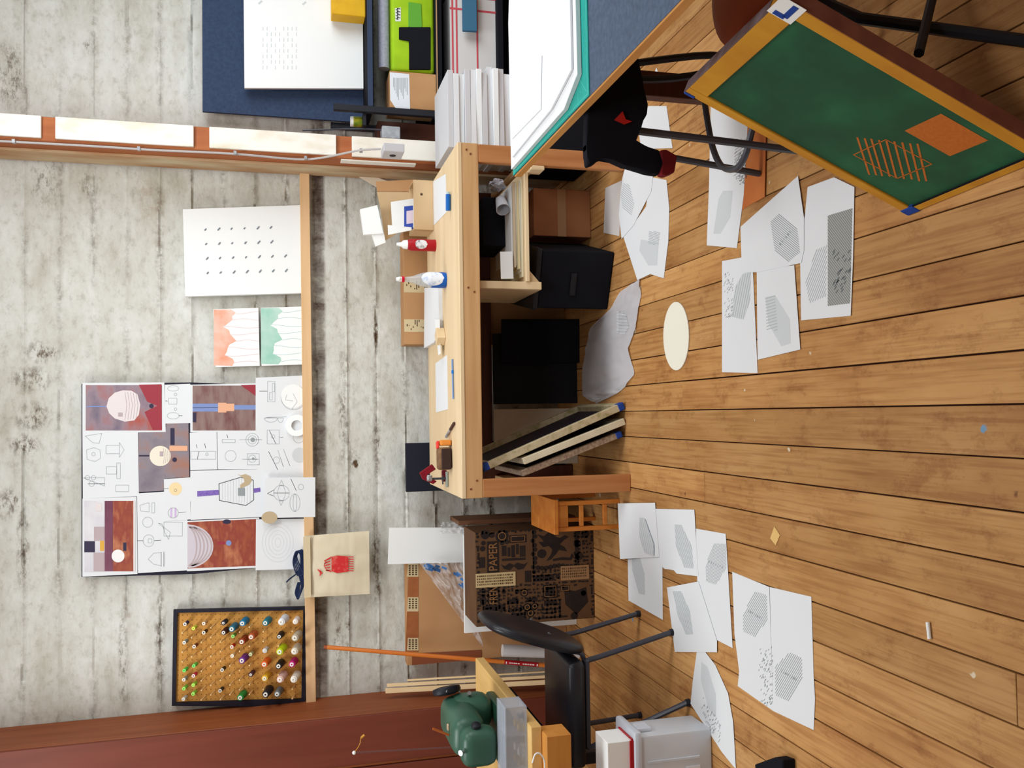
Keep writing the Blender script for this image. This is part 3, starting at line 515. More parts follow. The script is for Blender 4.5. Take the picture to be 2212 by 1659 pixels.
pbox(t, 'cleat', PTOP, BX1 - .115, BX1 - .0925, BY0 - .002, BY0 + .09, .43, .505, bev=.005)
# hanging shelf
pbox(t, 'shelf_end', PTOP, .628, .667, 4.21, 4.75, .435, .7695, bev=.003)
pbox(t, 'under_shelf', PTOP, .6672, 1.243, 4.2, 4.75, .50, .519, bev=.002)
bm = NB(); prism(bm, [(.6675, 4.23, .4995), (.735, 4.23, .4995), (.6675, 4.23, .44)], (0, .5, 0)); part(t, 'gusset', bm, PTOP)
bm = NB()
for x, z in ((1.30, .83), (1.28, .81), (.62, .83), (.6, .80), (-.32, .80), (-.36, .83)): cyl(bm, (x, BY0 + .0019, z), (x, BY0 - .0005, z), .005, n=8)
part(t, 'screw_head', bm, mat('rusty_screw', (120, 70, 40), .6), kind='stuff')
# things on the hanging shelf
z = .5195
for i, (dx, w, d, h, c, lab) in enumerate([(.0, .5, .4, .010, (236, 226, 196), 'cream folder at bottom of pile on hanging shelf'), (.02, .47, .38, .007, (238, 238, 232), 'white pad second from bottom of pile under bench'), (.03, .46, .39, .010, (226, 212, 170), 'yellowish envelope in the pile on hanging shelf'), (.05, .42, .36, .006, (240, 240, 238), 'thin white sheaf in middle of pile under bench'), (.04, .44, .37, .012, (214, 196, 170), 'tan folder near top of pile under bench'), (.07, .38, .34, .008, (232, 234, 236), 'white pad on top of pile under bench')]):
    bm = NB(); rbox(bm, (.70 + .25 + dx * .4, 4.44, z + h / 2), (w, d, h), .02 * (i % 3 - 1), bev=.001); solo('paper_pad', lab, 'paper pad', bm, mat('pad%d' % i, c, .8), 'papers piled on the hanging shelf'); z += h + .0006
bm = NB(); obox(bm, (.685, 4.235, z), (.14, .01, .0), (0, .004, 0), (0, .02, .06)); solo('index_card', 'white card propped on the paper pile by shelf end', 'card', bm, CARD)
bm = NB(); rbox(bm, (1.0, 4.52, z + .06), (.26, .26, .12), .05, bev=.004); solo('black_case', 'black box on top of the papers under bench', 'box', bm, BLACKM)
def crumple(bm, c, size, seed, n=18):
    bmesh.ops.create_uvsphere(bm, u_segments=n * 2, v_segments=n, radius=1)
    for v in bm.verts:
        d = v.co.normalized(); k = .75 + .35 * noise.noise(d * 2.2 + V((seed, 0, 0))) + .16 * noise.noise(d * 6 + V((0, seed, 0))) + .08 * noise.noise(d * 14)
        v.co = V((d.x * size[0] * k, d.y * size[1] * k, d.z * size[2] * k)) + V(c)
bm = NB(); crumple(bm, (1.185, 4.34, z + .052), (.042, .07, .05), 3.1); solo('plastic_bag', 'crumpled grey plastic bag at right end of hanging shelf', 'plastic bag', bm, mat('grey_film', (176, 178, 190), .4, spec=.5), smooth=True)
t = thing('paper_cup', 'white paper cup lying on pile at right of shelf', 'cup', (1.1, 4.3, z)); bm = NB(); lathe(bm, [(.026, 0), (.036, .085), (.034, .085), (.024, .004)], (1.11, 4.335, z + .037), (-.6, -.5, 0), 18, False); part(t, 'cup_wall', bm, mat('cup_white', (206, 210, 220), .5), smooth=True)
bm = NB(); lathe(bm, [(.0, .004), (.025, .004)], (1.11, 4.335, z + .037), (-.6, -.5, 0), 18, False); part(t, 'cup_base', bm, CARD)
# under the bench
t = thing('black_crate', 'black crate on the floor under right half of bench', 'crate', (.68, 4.6, 0))
bm = NB(); prism(bm, [(.56, 4.42, .001), (.85, 4.30, .001), (.99, 4.80, .001), (.66, 4.93, .001)], (0, 0, .40), .008); part(t, 'crate_body', bm, BLACKM); bm = NB(); prism(bm, [(.55, 4.41, .4015), (.855, 4.29, .4015), (.995, 4.81, .4015), (.655, 4.94, .4015)], (0, 0, .028), .006); part(t, 'lid', bm, BLACK)
bm = NB(); obox(bm, (.63, 4.392, .2), (.11, -.0455, 0), (-.003, -.009, 0), (0, 0, .03)); part(t, 'handle', bm, BLACK)
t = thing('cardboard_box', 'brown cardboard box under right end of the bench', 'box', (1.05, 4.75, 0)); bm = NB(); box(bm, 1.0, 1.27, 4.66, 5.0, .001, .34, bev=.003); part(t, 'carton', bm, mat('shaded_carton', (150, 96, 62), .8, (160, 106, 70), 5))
bm = NB(); box(bm, 1.0, 1.27, 4.658, 4.6598, .15, .2); part(t, 'tape_strip', bm, mat('carton_tape', (166, 126, 92), .4))
DKP = mat('black_sheet_board', (24, 25, 30), .8)
bm = NB(); obox(bm, (.06, 4.95, .001), (.42, 0, 0), (0, .02, 0), (0, .06, .50), .001); solo('black_board', 'tall black board leaning at the back under bench', 'board', bm, DKP)
bm = NB(); obox(bm, (.30, 4.90, .001), (.26, -.01, 0), (0, .018, 0), (0, .06, .46), .001); solo('black_board', 'narrower black board leaning in front of the other by crate', 'board', bm, BLACKM)
bm = NB(); obox(bm, (-.30, 4.96, .001), (.33, 0, 0), (0, .012, 0), (0, .06, .50), .001); solo('beige_board', 'beige board leaning at the back behind the screens', 'board', bm, mat('beige_hardboard', (196, 180, 160), .8, (186, 168, 148), 8))
# silkscreens leaning under the left half
def screen(name, label, bot, top, y0, y1, th, cw, mb, mm, tapes, yjit=0):
    B, T = V((bot[0], y0, bot[1])), V((top[0], y0, top[1])); e = (T - B).normalized(); h = (T - B).length; n = e.cross(V((0, -1, 0))); n = -n if n.x < 0 else n; Yv = V((0, 1, 0)); d = y1 - y0
    t = thing(name, label, 'silkscreen', (B.x, (y0 + y1) / 2, B.z), 'silkscreens leaning under the bench')
    for o, a, b in ((B, e * h, Yv * cw), (B + Yv * (d - cw), e * h, Yv * cw), (B + Yv * cw, e * cw, Yv * (d - 2 * cw)), (B + Yv * cw + e * (h - cw), e * cw, Yv * (d - 2 * cw))):
        bm = NB(); obox(bm, o, a, b, n * th, .002); part(t, 'frame_bar', bm, mb)
    bm = NB(); obox(bm, B + Yv * cw * .9 + e * cw * .9 + n * th * .1, e * (h - 1.8 * cw), Yv * (d - 1.8 * cw), n * .002); part(t, 'mesh', bm, mm)
    for q in tapes:
        bm = NB(); obox(bm, B + e * (q * h - .028 if q > .5 else -.002) - Yv * .0025 - n * .002, e * .036, Yv * .05, n * (th + .004), .006, 2); part(t, 'tape_corner', bm, BLUETAPE)
ALU = mat('stained_wood_bar', (196, 184, 150), .6, (150, 142, 96), 26, c3=(188, 172, 140)); ALU2 = mat('cream_bar', (220, 210, 184), .6, (206, 194, 164), 14); ALU3 = mat('speckled_bar', (176, 158, 136), .7, (126, 100, 84), 60)
MESHK = mat('dark_screen_mesh', (34, 26, 34), .6, (46, 36, 44), 8)
screen('silkscreen', 'silkscreen with blue taped corners, topmost of the three under bench', (.018, .003), (-.278, .745), 4.19, 4.86, .036, .04, ALU, MESHK, (0, 1))
screen('silkscreen', 'silkscreen with plain cream bar, middle of the three under bench', (-.062, .003), (-.252, .545), 4.185, 4.82, .034, .04, ALU2, MESHK, ())
screen('silkscreen', 'silkscreen with speckled bar, lowest of the three beside bench leg', (-.125, .016), (-.312, .55), 4.20, 4.80, .030, .04, ALU3, MESHK, (0,))

# ---------------- on the bench top (z = .875)
def flat_on(z, px): return [at(p, z=z) for p in px]
t = thing('spray_can', 'red spray can with white nozzle on the bench', 'can', at((945, 528), z=.875) + V((0, .0, 0)))
o = at((943, 528), z=.875) + V((0, .035, 0)); R_ = .033
q = at((880, 528), y=o.y); H = q.z - .875
bm = NB(); lathe(bm, [(R_ * .96, .0005), (R_, .006), (R_, H * .86), (R_ * .8, H)], o, (0, 0, 1), 24); part(t, 'can_body', bm, RED, smooth=True)
bm = NB(); lathe(bm, [(R_ * .78, H), (R_ * .7, H + .022), (.013, H + .034), (.008, H + .06)], o, (0, 0, 1), 18); part(t, 'nozzle', bm, CARD, smooth=True)
bm = NB(); grid(bm, lambda u, v: o + V((math.sin((u - .5) * 1.7 * math.sqrt(max(0, 1 - (2 * v - 1) ** 2))) * (R_ + .0006), -math.cos((u - .5) * 1.7 * math.sqrt(max(0, 1 - (2 * v - 1) ** 2))) * (R_ + .0006), .05 + v * .07)), 8, 10); part(t, 'label', bm, mat('can_label', (222, 222, 226), .5, (120, 120, 126), 40, contrast=(.5, .7)))
t = thing('spray_bottle', 'clear cleaner bottle with blue liquid and red collar on bench', 'bottle', at((965, 602), z=.875))
o = at((966, 603), z=.875) + V((0, .04, 0)); q = at((856, 600), y=o.y); H = q.z - .875; w = .042
bm = NB(); lathe(bm, [(w * .94, .0005), (w, .01), (w, H * .36), (w * .8, H * .52), (w * .42, H * .68), (.012, H * .84), (.012, H * .86)], o, (0, 0, 1), 24); part(t, 'bottle_body', bm, mat('clear_bottle', (214, 222, 226), .15, spec=.6, alpha=.38), smooth=True)
bm = NB(); lathe(bm, [(w * .95, .001), (w * 1.006, .01), (w * 1.006, H * .30)], o, (0, 0, 1), 24); part(t, 'blue_liquid', bm, mat('blue_liquid', (16, 92, 186), .25), smooth=True)
bm = NB(); lathe(bm, [(.016, H * .84), (.016, H * .89)], o, (0, 0, 1), 16); part(t, 'collar', bm, mat('red_collar', (214, 20, 50), .4))
bm = NB(); lathe(bm, [(.013, H * .89), (.013, H * .94), (.009, H)], o, (0, 0, 1), 16); box(bm, o.x - .008, o.x + .008, o.y - .036, o.y, .875 + H * .93, .875 + H * .97, bev=.003); part(t, 'trigger_head', bm, CARD)
bm = NB(); grid(bm, lambda u, v: o + V((math.sin((u - .5) * 2.1 * math.sqrt(max(0, 1 - (2 * v - 1) ** 2)) + .15) * (w + .0012) * (1 if v < .62 else 1 - (v - .62) * .55), -math.cos((u - .5) * 2.1 * math.sqrt(max(0, 1 - (2 * v - 1) ** 2)) + .15) * (w + .0012) * (1 if v < .62 else 1 - (v - .62) * .55), H * (.06 + v * .46))), 10, 12); part(t, 'label', bm, mat('bottle_label', (226, 232, 244), .5, (150, 178, 222), 45, contrast=(.52, .75)))
def bench_sheet(name, label, px, cat='paper', th=.0012, m=None, z=.8753):
    bm = NB(); prism(bm, flat_on(z, px), (0, 0, th)); return solo(name, label, cat, bm, m or PAPER)
sh = bench_sheet('paper_stack', 'thick stack of white paper at back of the bench', [(924, 622), (955, 622), (957, 722), (944, 740), (923, 752)], 'paper stack', .02)
bm = NB(); prism(bm, flat_on(.8985, [(940, 690), (950, 690), (952, 764), (948, 768)]), (0, 0, .003)); solo('paper_strip', 'narrow white strip lying across end of the paper stack', 'paper', bm, CARD)
bm = NB(); o = at((962, 726), z=.875); rbox(bm, o + V((0, .03, .0225)), (.075, .06, .044), .7, bev=.002); solo('wood_block', 'small pale wooden block on the bench by paper stack', 'block', bm, PTOP)
sh = bench_sheet('note_sheet', 'white note sheet beside blue pen on bench', [(941, 785), (966, 767), (968, 884), (942, 891)])
t = thing('pen', 'blue pen lying in front of the note sheet', 'pen', at((975, 815), z=.875)); a, b = at((971, 778), z=.881), at((979, 862), z=.881); a.y = b.y + .012
bm = NB(); cyl(bm, a, b, .0045, n=10); part(t, 'barrel', bm, mat('pen_blue_grey', (120, 150, 200), .4)); bm = NB(); cyl(bm, a * .72 + b * .28, a * .64 + b * .36, .0062, n=10); part(t, 'cap', bm, mat('pen_blue', (24, 120, 210), .4))
t = thing('utility_knife', 'grey knife lying beside fabric pouch on the bench', 'knife', at((970, 930), z=.876)); a, b = at((963, 944), z=.882), at((981, 914), z=.882); d = (b - a); s_ = d.normalized().cross(V((0, 0, 1))) * .014
bm = NB(); obox(bm, a - s_ / 2 - V((0, 0, .0065)), d * .55, s_, (0, 0, .012), .003); part(t, 'blade_housing', bm, mat('knife_grey', (150, 150, 156), .4)); bm = NB(); obox(bm, a + d * .551 - s_ / 2 - V((0, 0, .0065)), d * .45, s_, (0, 0, .013), .003); part(t, 'grip', bm, mat('knife_brown', (72, 44, 40), .6))
t = thing('fabric_pouch', 'brown fabric pouch with orange flap on the bench', 'pouch', at((972, 985), z=.876)); o = at((978, 985), z=.875) + V((0, .05, 0))
bm = NB(); rbox(bm, o + V((-.015, 0, .036)), (.115, .075, .071), .05, bev=.016, seg=3); part(t, 'pouch_body', bm, mat('brown_felt', (140, 106, 76), .9, (110, 80, 58), 30, bump=.2), smooth=True)
bm = NB(); rbox(bm, o + V((-.015, -.0385, .03)), (.105, .012, .05), .05, bev=.004); part(t, 'front_panel', bm, mat('dark_brown_felt', (58, 40, 36), .9)); bm = NB(); rbox(bm, o + V((.066, 0, .03)), (.03, .07, .056), .05, bev=.008, seg=2); part(t, 'flap', bm, mat('orange_felt', (222, 140, 60), .8)); bm = NB(); rbox(bm, o + V((.055, .01, .067)), (.04, .03, .014), .3, bev=.005, seg=2); part(t, 'pull_tab', bm, mat('coral_tab', (232, 70, 60), .6))
t = thing('bar_clamp', 'small steel clamp standing at left end of the bench', 'clamp', at((970, 1035), z=.876)); o = at((971, 1034), z=.875) + V((0, .03, 0)); bm = NB(); cyl(bm, o + V((0, 0, .006)), o + V((0, 0, .09)), .006, n=10); cyl(bm, o + V((-.03, 0, .03)), o + V((.015, 0, .03)), .004, n=8); part(t, 'screw_rod', bm, STEEL)
bm = NB(); box(bm, o.x - .045, o.x + .035, o.y - .012, o.y + .012, .8755, .889, bev=.003); part(t, 'base_bar', bm, mat('grey_green_steel', (150, 158, 150), .5)); bm = NB(); rbox(bm, o + V((.004, 0, .1)), (.03, .028, .028), .4, bev=.007, seg=2); part(t, 'clamp_head', bm, CHROME)
t = thing('red_cloth', 'folded red cloth hanging off clamp at left end of bench', 'cloth', o + V((.02, .05, 0))); bm = NB()
prism(bm, [at(p, y=o.y + .035) for p in ((907, 1022), (934, 1003), (942, 1014), (920, 1026), (944, 1040), (936, 1046), (914, 1036))], (0, .03, 0), .003); part(t, 'cloth_fold', bm, mat('dark_red_cloth', (140, 20, 36), .9, (112, 14, 30), 14))
bm = NB(); box(bm, o.x - .02, o.x + .04, o.y + .036, o.y + .07, .8755, .90, bev=.006, seg=2); part(t, 'cloth_base', bm, mat('deep_red_cloth', (90, 14, 30), .9))
# open carton of samples
t = thing('open_carton', 'small open cardboard carton holding samples at bench right end', 'box', at((930, 440), z=.876)); y0 = 4.86; a, b = at((932, 497), y=y0), at((893, 388), y=y0); x0, x1 = a.x, b.x; z1 = b.z
bm = NB(); box(bm, x0, x1, y0, y0 + .005, .8755, z1, bev=.001); box(bm, x0, x1, y0 + .18, y0 + .185, .8755, z1); box(bm, x0, x0 + .005, y0 + .0051, y0 + .1799, .8755, z1); box(bm, x1 - .005, x1, y0 + .0051, y0 + .1799, .8755, z1); box(bm, x0 + .005, x1 - .005, y0 + .005, y0 + .18, .8755, .88); part(t, 'carton_walls', bm, KRAFT2)
bm = NB(); prism(bm, [at(p, y=y0 + .19) for p in ((812, 392), (893, 388), (893, 414), (815, 414))], (0, .006, 0)); part(t, 'back_flap', bm, KRAFT); bm = NB(); prism(bm, [at(p, y=y0 + .188) for p in ((814, 415), (893, 415), (893, 496), (866, 500), (832, 520), (820, 440))], (0, .0015, 0)); part(t, 'side_flap', bm, KRAFT2)
bm = NB(); cyl(bm, ((x0 + x1) / 2 + .06, y0 - .0001, z1 - .045), ((x0 + x1) / 2 + .06, y0 - .0008, z1 - .045), .008, n=6); part(t, 'carton_mark', bm, BROWNINK)
SMP = 'sample cards sticking out of the carton'
t = thing('sample_card', 'white card with blue square standing in the open carton', 'card', at((890, 470), y=y0 + .05), SMP); bm = NB(); prism(bm, [at(p, y=y0 + .045) for p in ((845, 436), (905, 427), (905, 492), (848, 490))], (0, .02, 0)); part(t, 'card_body', bm, CARD); bm = NB(); prism(bm, [at(p, y=y0 + .0447) for p in ((873, 446), (892, 444), (892, 495), (873, 496))], (0, .0005, 0)); part(t, 'blue_square', bm, mat('blue_card_print', (58, 84, 176), .6)); bm = NB(); prism(bm, [at(p, y=y0 + .0443) for p in ((878, 456), (892, 454), (892, 482), (878, 484))], (0, .0003, 0)); part(t, 'pale_window', bm, mat('pale_pink_print', (232, 214, 228), .6))
for lab, P, yy, hh in (('white folded packet lying across front of the carton', [(838, 486), (889, 491), (889, 497), (839, 507)], y0 + .03, .012), ('white square packet leaning out highest from the carton', [(778, 452), (815, 443), (828, 504), (786, 507)], y0 + .10, .04), ('little white box tucked under the square packet', [(803, 504), (829, 502), (833, 524), (812, 532)], y0 + .11, .03)):
    bm = NB(); prism(bm, [at(p, y=yy) for p in P], (0, hh, 0)); solo('sample_packet', lab, 'packet', bm, CARD, SMP)
bm = NB(); prism(bm, [at(p, y=5.3) for p in ((763, 374), (800, 378), (890, 410), (840, 420))], (0, .008, 0)); solo('beige_card', 'slanted beige card leaning on the wall behind carton', 'card', bm, mat('pale_beige_card', (222, 206, 184), .8))
sh = bench_sheet('paper_sheet', 'white sheet under the blue marker at right of bench', [(936, 392), (963, 376), (965, 458), (937, 487)])
t = thing('marker', 'fat blue marker lying on white sheet on bench', 'marker', at((967, 440), z=.877)); a, b = at((968, 420), z=.89), at((968, 455), z=.89); bm = NB(); cyl(bm, a, b, .0125, n=12); part(t, 'marker_body', bm, mat('marker_blue', (18, 96, 176), .4)); bm = NB(); cyl(bm, a, a + (a - b).normalized() * .012, .009, n=12); part(t, 'marker_cap', bm, mat('marker_grey', (170, 190, 200), .4))
# behind the bench
t = thing('flat_carton', 'long flat brown carton with pale tape standing behind bench', 'box', at((900, 620), y=5.2)); bm = NB(); zt = at((871, 620), y=5.2).z; xa, xb = at((900, 745), y=5.2).x, at((900, 500), y=5.2).x; box(bm, xa, xb, 5.17, 5.33, .001, zt, bev=.002); part(t, 'carton_body', bm, KRAFT)
for u0, u1 in ((690, 717), (605, 632)):
    xa_, xb_ = at((900, u1), y=5.17).x, at((900, u0), y=5.17).x; bm = NB(); box(bm, xa_, xb_, 5.1685, 5.1699, zt - .22, zt + .0005); part(t, 'tape_strip', bm, TAPE)
    bm = NB()
    for k in range(16): box(bm, xa_ + .01 + rnd.random() * .05, xa_ + .02 + rnd.random() * .055, 5.1682, 5.1684, zt - .02 - k * .012, zt - .014 - k * .012)
    part(t, 'tape_lettering', bm, BROWNINK, kind='stuff')
bm = NB(); box(bm, at((900, 1062), y=5.2).x, at((900, 957), y=5.2).x, 5.2, 5.235, .001, at((877, 1010), y=5.2).z, bev=.002); solo('black_sheet', 'black panel standing on edge behind left end of bench', 'panel', bm, mat('blue_black_board', (28, 30, 42), .8))

# ================================================================== LEFT CORNER
# printed carton
t = thing('printed_carton', 'dark carton printed with black ornaments and lettering on floor', 'box', (-.91, 4.8, 0))
FX0, FX1, FY, FZ = -1.165, -.65, 4.715, .69
bm = NB(); box(bm, FX0, FX1, FY, 5.02, .001, FZ, bev=.002); part(t, 'carton_body', bm, mat('dark_kraft', (104, 74, 50), .85, (94, 66, 44), 6))
MB = mat('black_ornament_ink', (36, 28, 28), .8, (48, 36, 30), 30)
fp = lambda p: V((FX0 + (1346.5 - p[1]) / 201.5 * (FX1 - FX0), FY - .0008, FZ - (p[0] - 1027) / 253.5 * FZ))
bm = NB(); P = lambda pts: polyface(bm, [fp(p) for p in pts])
P(rect(1051, 1264, 1076, 1299)); P(rect(1051, 1165, 1076, 1233)); P(rect(1051, 1233.2, 1076, 1263.8))
for x, y, r in ((1048, 1150, 10), (1083, 1155, 14), (1062, 1152, 6), (1128, 1280, 9), (1113, 1277, 5), (1085, 1275, 5), (1083, 1170, 5), (1093, 1168, 5), (1134, 1312, 9), (1150, 1311, 8), (1123, 1313, 5), (1141, 1325, 9), (1167, 1198, 10), (1098, 1316, 5), (1108, 1315, 5), (1118, 1316, 5), (1042, 1180, 6), (1044, 1168, 5), (1043, 1330, 6), (1235, 1338, 8), (1244, 1180, 8), (1262, 1160, 9), (1248, 1208, 9), (1264, 1235, 8), (1150, 1236, 5), (1200, 1250, 5), (1256, 1290, 6)): P(circ((x, y), r, 12))
for q in (rect(1098, 1154, 1135, 1171), rect(1082, 1176, 1092, 1198), rect(1094, 1180, 1100, 1200), rect(1102, 1176, 1110, 1202), rect(1112, 1174, 1118, 1196), rect(1120, 1178, 1132, 1202), rect(1082, 1204, 1132, 1209), rect(1034, 1198, 1047, 1221), rect(1034, 1266, 1047, 1274), rect(1034, 1276, 1047, 1282), rect(1130, 1233, 1144, 1258), rect(1168, 1266, 1200, 1296), rect(1147, 1244, 1193, 1258), rect(1170, 1300, 1198, 1312), rect(1042, 1302, 1088, 1316), rect(1206, 1270, 1226, 1284), rect(1092, 1292, 1116, 1303), rect(1132, 1292, 1156, 1301), rect(1239, 1146, 1247, 1232), rect(1147, 1146, 1150, 1230), rect(1202, 1300, 1206, 1340), rect(1100, 1322, 1130, 1334), rect(1160, 1318, 1200, 1322), rect(1166, 1326, 1196, 1330), rect(1150, 1336, 1220, 1340)): P(q)
P([(1080, 1216), (1086, 1226), (1098, 1230), (1107, 1222), (1116, 1230), (1128, 1228), (1137, 1214), (1128, 1219), (1114, 1214), (1107, 1219), (1098, 1214), (1088, 1220)])       # moustache
P([(1214, 1280), (1238, 1284), (1262, 1277), (1266, 1310), (1240, 1336), (1216, 1312)])
P([(1034, 1285), (1046, 1282), (1050, 1292), (1046, 1300), (1036, 1299)])
# prancing ornamental beast inside a scalloped panel
P([(1158, 1155), (1172, 1160), (1182, 1152), (1196, 1150), (1204, 1156), (1196, 1162), (1206, 1166), (1218, 1160), (1226, 1164), (1214, 1172), (1206, 1180), (1216, 1186), (1222, 1196), (1212, 1194), (1204, 1192), (1198, 1200), (1186, 1212), (1176, 1214), (1186, 1202), (1190, 1190), (1182, 1182), (1170, 1184), (1160, 1172), (1172, 1172)])
P([(1190, 1211), (1210, 1208), (1228, 1210), (1232, 1200), (1236, 1208), (1230, 1216), (1208, 1214), (1191, 1216)])
for k in range(9): P(circ((1151 + 3 * math.sin(k * 2.2), 1150 + k * 9.5), 5, 8)); P(circ((1158 + k * 9, 1228 + 2 * math.sin(k)), 5.5, 8))
rr = random.Random(3); big = [(1034, 1150, 1145, 1320), (1150, 1150, 1236, 1232), (1210, 1270, 1268, 1338), (1240, 1146, 1270, 1240)]
for i in range(1032, 1276, 9):
    for j in range(1147, 1343, 9):
        x, y = i + rr.uniform(-2, 2), j + rr.uniform(-2, 2)
        if (1036 < x < 1145 and 1148 < y < 1258) or (1146 < x < 1238 and 1148 < y < 1234) or (1208 < x < 1268 and 1272 < y < 1338): continue
        k = rr.random(); P(circ((x, y), rr.uniform(2, 3.6), 8) if k < .4 else rect(x - 3.5, y - 2, x + 3.5, y + 2) if k < .6 else rect(x - 2, y - 4, x + 2, y + 4) if k < .8 else [(x - 3.5, y - 3), (x + 3.5, y), (x - 3.5, y + 3)])
part(t, 'printed_ornament', bm, MB, 'black printed ornaments', kind='stuff')
bm = NB()
for x, y, r in ((1141, 1325, 5), (1134, 1312, 5), (1150, 1311, 4), (1083, 1155, 8), (1128, 1280, 5)): ribbon(bm, [fp(p) - V((0, .0006, 0)) for p in circ((x, y), r, 12)], .004, NEG, True)
for q in (rect(1172, 1270, 1196, 1292), rect(1208, 1272, 1224, 1282), rect(1102, 1157, 1131, 1168)): ribbon(bm, [fp(p) - V((0, .0006, 0)) for p in q], .003, NEG, True)
KL = mat('kraft_showing_through', (150, 106, 64), .85); part(t, 'kraft_outline', bm, KL, kind='stuff')
wpp = (FX1 - FX0) / 201.5
for s_, yc in (('FREN', 1281), ('PAPER', 1199)):
    M = Matrix.Translation(fp((1064.5, yc)) - V((0, .0006, 0))) @ Matrix.Rotation(math.pi / 2, 4, 'X') @ Matrix.Scale(.82 if s_ == 'PAPER' else .62, 4, (1, 0, 0))
    part(t, 'lettering', text_bm(s_, .068, M), KL, 'kraft coloured block letters ' + s_)
for q, nm in ((rect(1027, 1233, 1110, 1263), 0), (rect(1207, 1228, 1269, 1259), 1)):
    bm = NB(); prism(bm, [fp(p) - V((0, .0016, 0)) for p in q], (0, .0006, 0)); tp_ = part(t, 'tape_strip', bm, mat('pale_printed_tape', (206, 182, 136), .5) if not nm else mat('tan_printed_tape', (160, 124, 88), .5), 'printed paper tape')
    bm = NB(); x0_, y0_ = q[0]; x1_, y1_ = q[2]; xx = x0_ + 3
    while xx < x1_ - 5:
        for r in range(4):
            w_ = rnd.uniform(1.5, 3.2); polyface(bm, [fp(p) - V((0, .002, 0)) for p in rect(xx, y0_ + 4 + r * 6, xx + w_, y0_ + 7.5 + r * 6)])
        xx += 4.2
    o = part(tp_, 'tape_lettering', bm, BROWNINK, kind='stuff')
# white foam board behind the carton
bm = NB(); a, b = at((1000, 1155), y=5.05), at((1000, 1365), y=5.05); box(bm, b.x - .005, a.x, 5.035, 5.055, .001, a.z, bev=.001); solo('foam_board', 'white foam board standing behind the printed carton', 'board', bm, CARD)
q = [at(p, y=5.2) for p in ((841, 1140), (1010, 1150), (1010, 1222), (838, 1219))]; q[1].z = q[2].z = .001
bm = NB(); prism(bm, q, (0, .012, 0)); solo('white_board', 'tall white board rising above carton against the wall', 'board', bm, CARD)
# brown cardboard sheet with tape
t = thing('cardboard_sheet', 'large brown cardboard carton with printed tape leaning on wall', 'cardboard', at((950, 1330), y=5.24)); a, b = at((877, 1215), y=5.24), at((877, 1438), y=5.24)
bm = NB(); box(bm, b.x, a.x + .12, 5.24, 5.33, .001, a.z, bev=.002); part(t, 'carton_body', bm, KRAFT)
bm = NB(); prism(bm, [at(p, y=5.2385) for p in ((883, 1215), (904, 1218), (904, 1408), (876, 1408))], (0, .001, 0)); part(t, 'tape_strip', bm, mat('brown_tape', (150, 88, 50), .5, (164, 100, 60), 20))
for u0, u1 in ((1218, 1246), (1290, 1321), (1378, 1405)):
    bm = NB(); prism(bm, [at(p, y=5.2375) for p in ((881, u0), (904, u0), (904, u1), (879, u1))], (0, .0008, 0)); s_ = part(t, 'tape_label', bm, TAPE)
    bm = NB()
    for k in range(5):
        for l in range(3): polyface(bm, [at(p, y=5.2372) for p in rect(883 + l * 7, u0 + 3 + k * 4.6, 887 + l * 7, u0 + 6 + k * 4.6)])
    part(s_, 'label_lettering', bm, BROWNINK, kind='stuff')
bm = NB(); q = [at(p, y=5.2365) for p in ((890, 1412), (1040, 1404), (1040, 1424), (890, 1437))]; prism(bm, q, (0, .001, 0)); part(t, 'side_flap', bm, mat('dark_carton_side', (132, 72, 44), .8))
# plastic wrap with blue print
t = thing('plastic_wrap', 'crumpled clear plastic wrap with blue print behind the foam board', 'plastic wrap', at((960, 1290), y=5.18)); bm = NB()
c4 = [at(p, y=5.15) for p in ((905, 1215), (1010, 1215), (1045, 1400), (990, 1330))]
def wrap(u, v):
    p = (c4[0] * (1 - u) + c4[1] * u) * (1 - v) + (c4[3] * (1 - u) + c4[2] * u) * v; p.y += .05 * noise.noise(V((u * 5, v * 7, 1))) + .02 * noise.noise(V((u * 13, v * 15, 4))); return p
grid(bm, wrap, 30, 40); part(t, 'film', bm, CLEAR, smooth=False)
bm = NB()
for k in range(26):
    u, v = (rnd.uniform(.05, .5), rnd.uniform(.02, .12)) if k < 14 else (rnd.uniform(.6, .95), rnd.uniform(.1, .75)); p = wrap(u, v); q = wrap(min(1, u + .08), min(1, v + .03)); p.y -= .004; q.y -= .004; ribbon(bm, [p, q], .012, NEG)
part(t, 'blue_print', bm, mat('blue_film_print', (60, 110, 170), .6))
t = thing('plastic_wrap', 'crumpled clear plastic poking up behind the carton right edge', 'plastic wrap', at((1010, 1140), y=5.1)); bm = NB(); c5 = [at(p, y=5.06) for p in ((965, 1127), (1018, 1127), (1022, 1152), (960, 1152))]
def wrap2(u, v):
    p = (c5[0] * (1 - u) + c5[1] * u) * (1 - v) + (c5[3] * (1 - u) + c5[2] * u) * v; p.y += .03 * noise.noise(V((u * 6, v * 5, 7))); p.z += .015 * noise.noise(V((u * 6, v * 5, 2))) + .03; return p
grid(bm, wrap2, 20, 12); part(t, 'film', bm, CLEAR)
# brown side board right of the carton
bm = NB(); box(bm, FX1 + .004, FX1 + .03, 5.03, 5.3, .001, .72, bev=.002); solo('hardboard_sheet', 'thin brown panel standing between carton and step stool', 'panel', bm, mat('brown_hardboard', (112, 76, 54), .8, (124, 86, 62), 6))
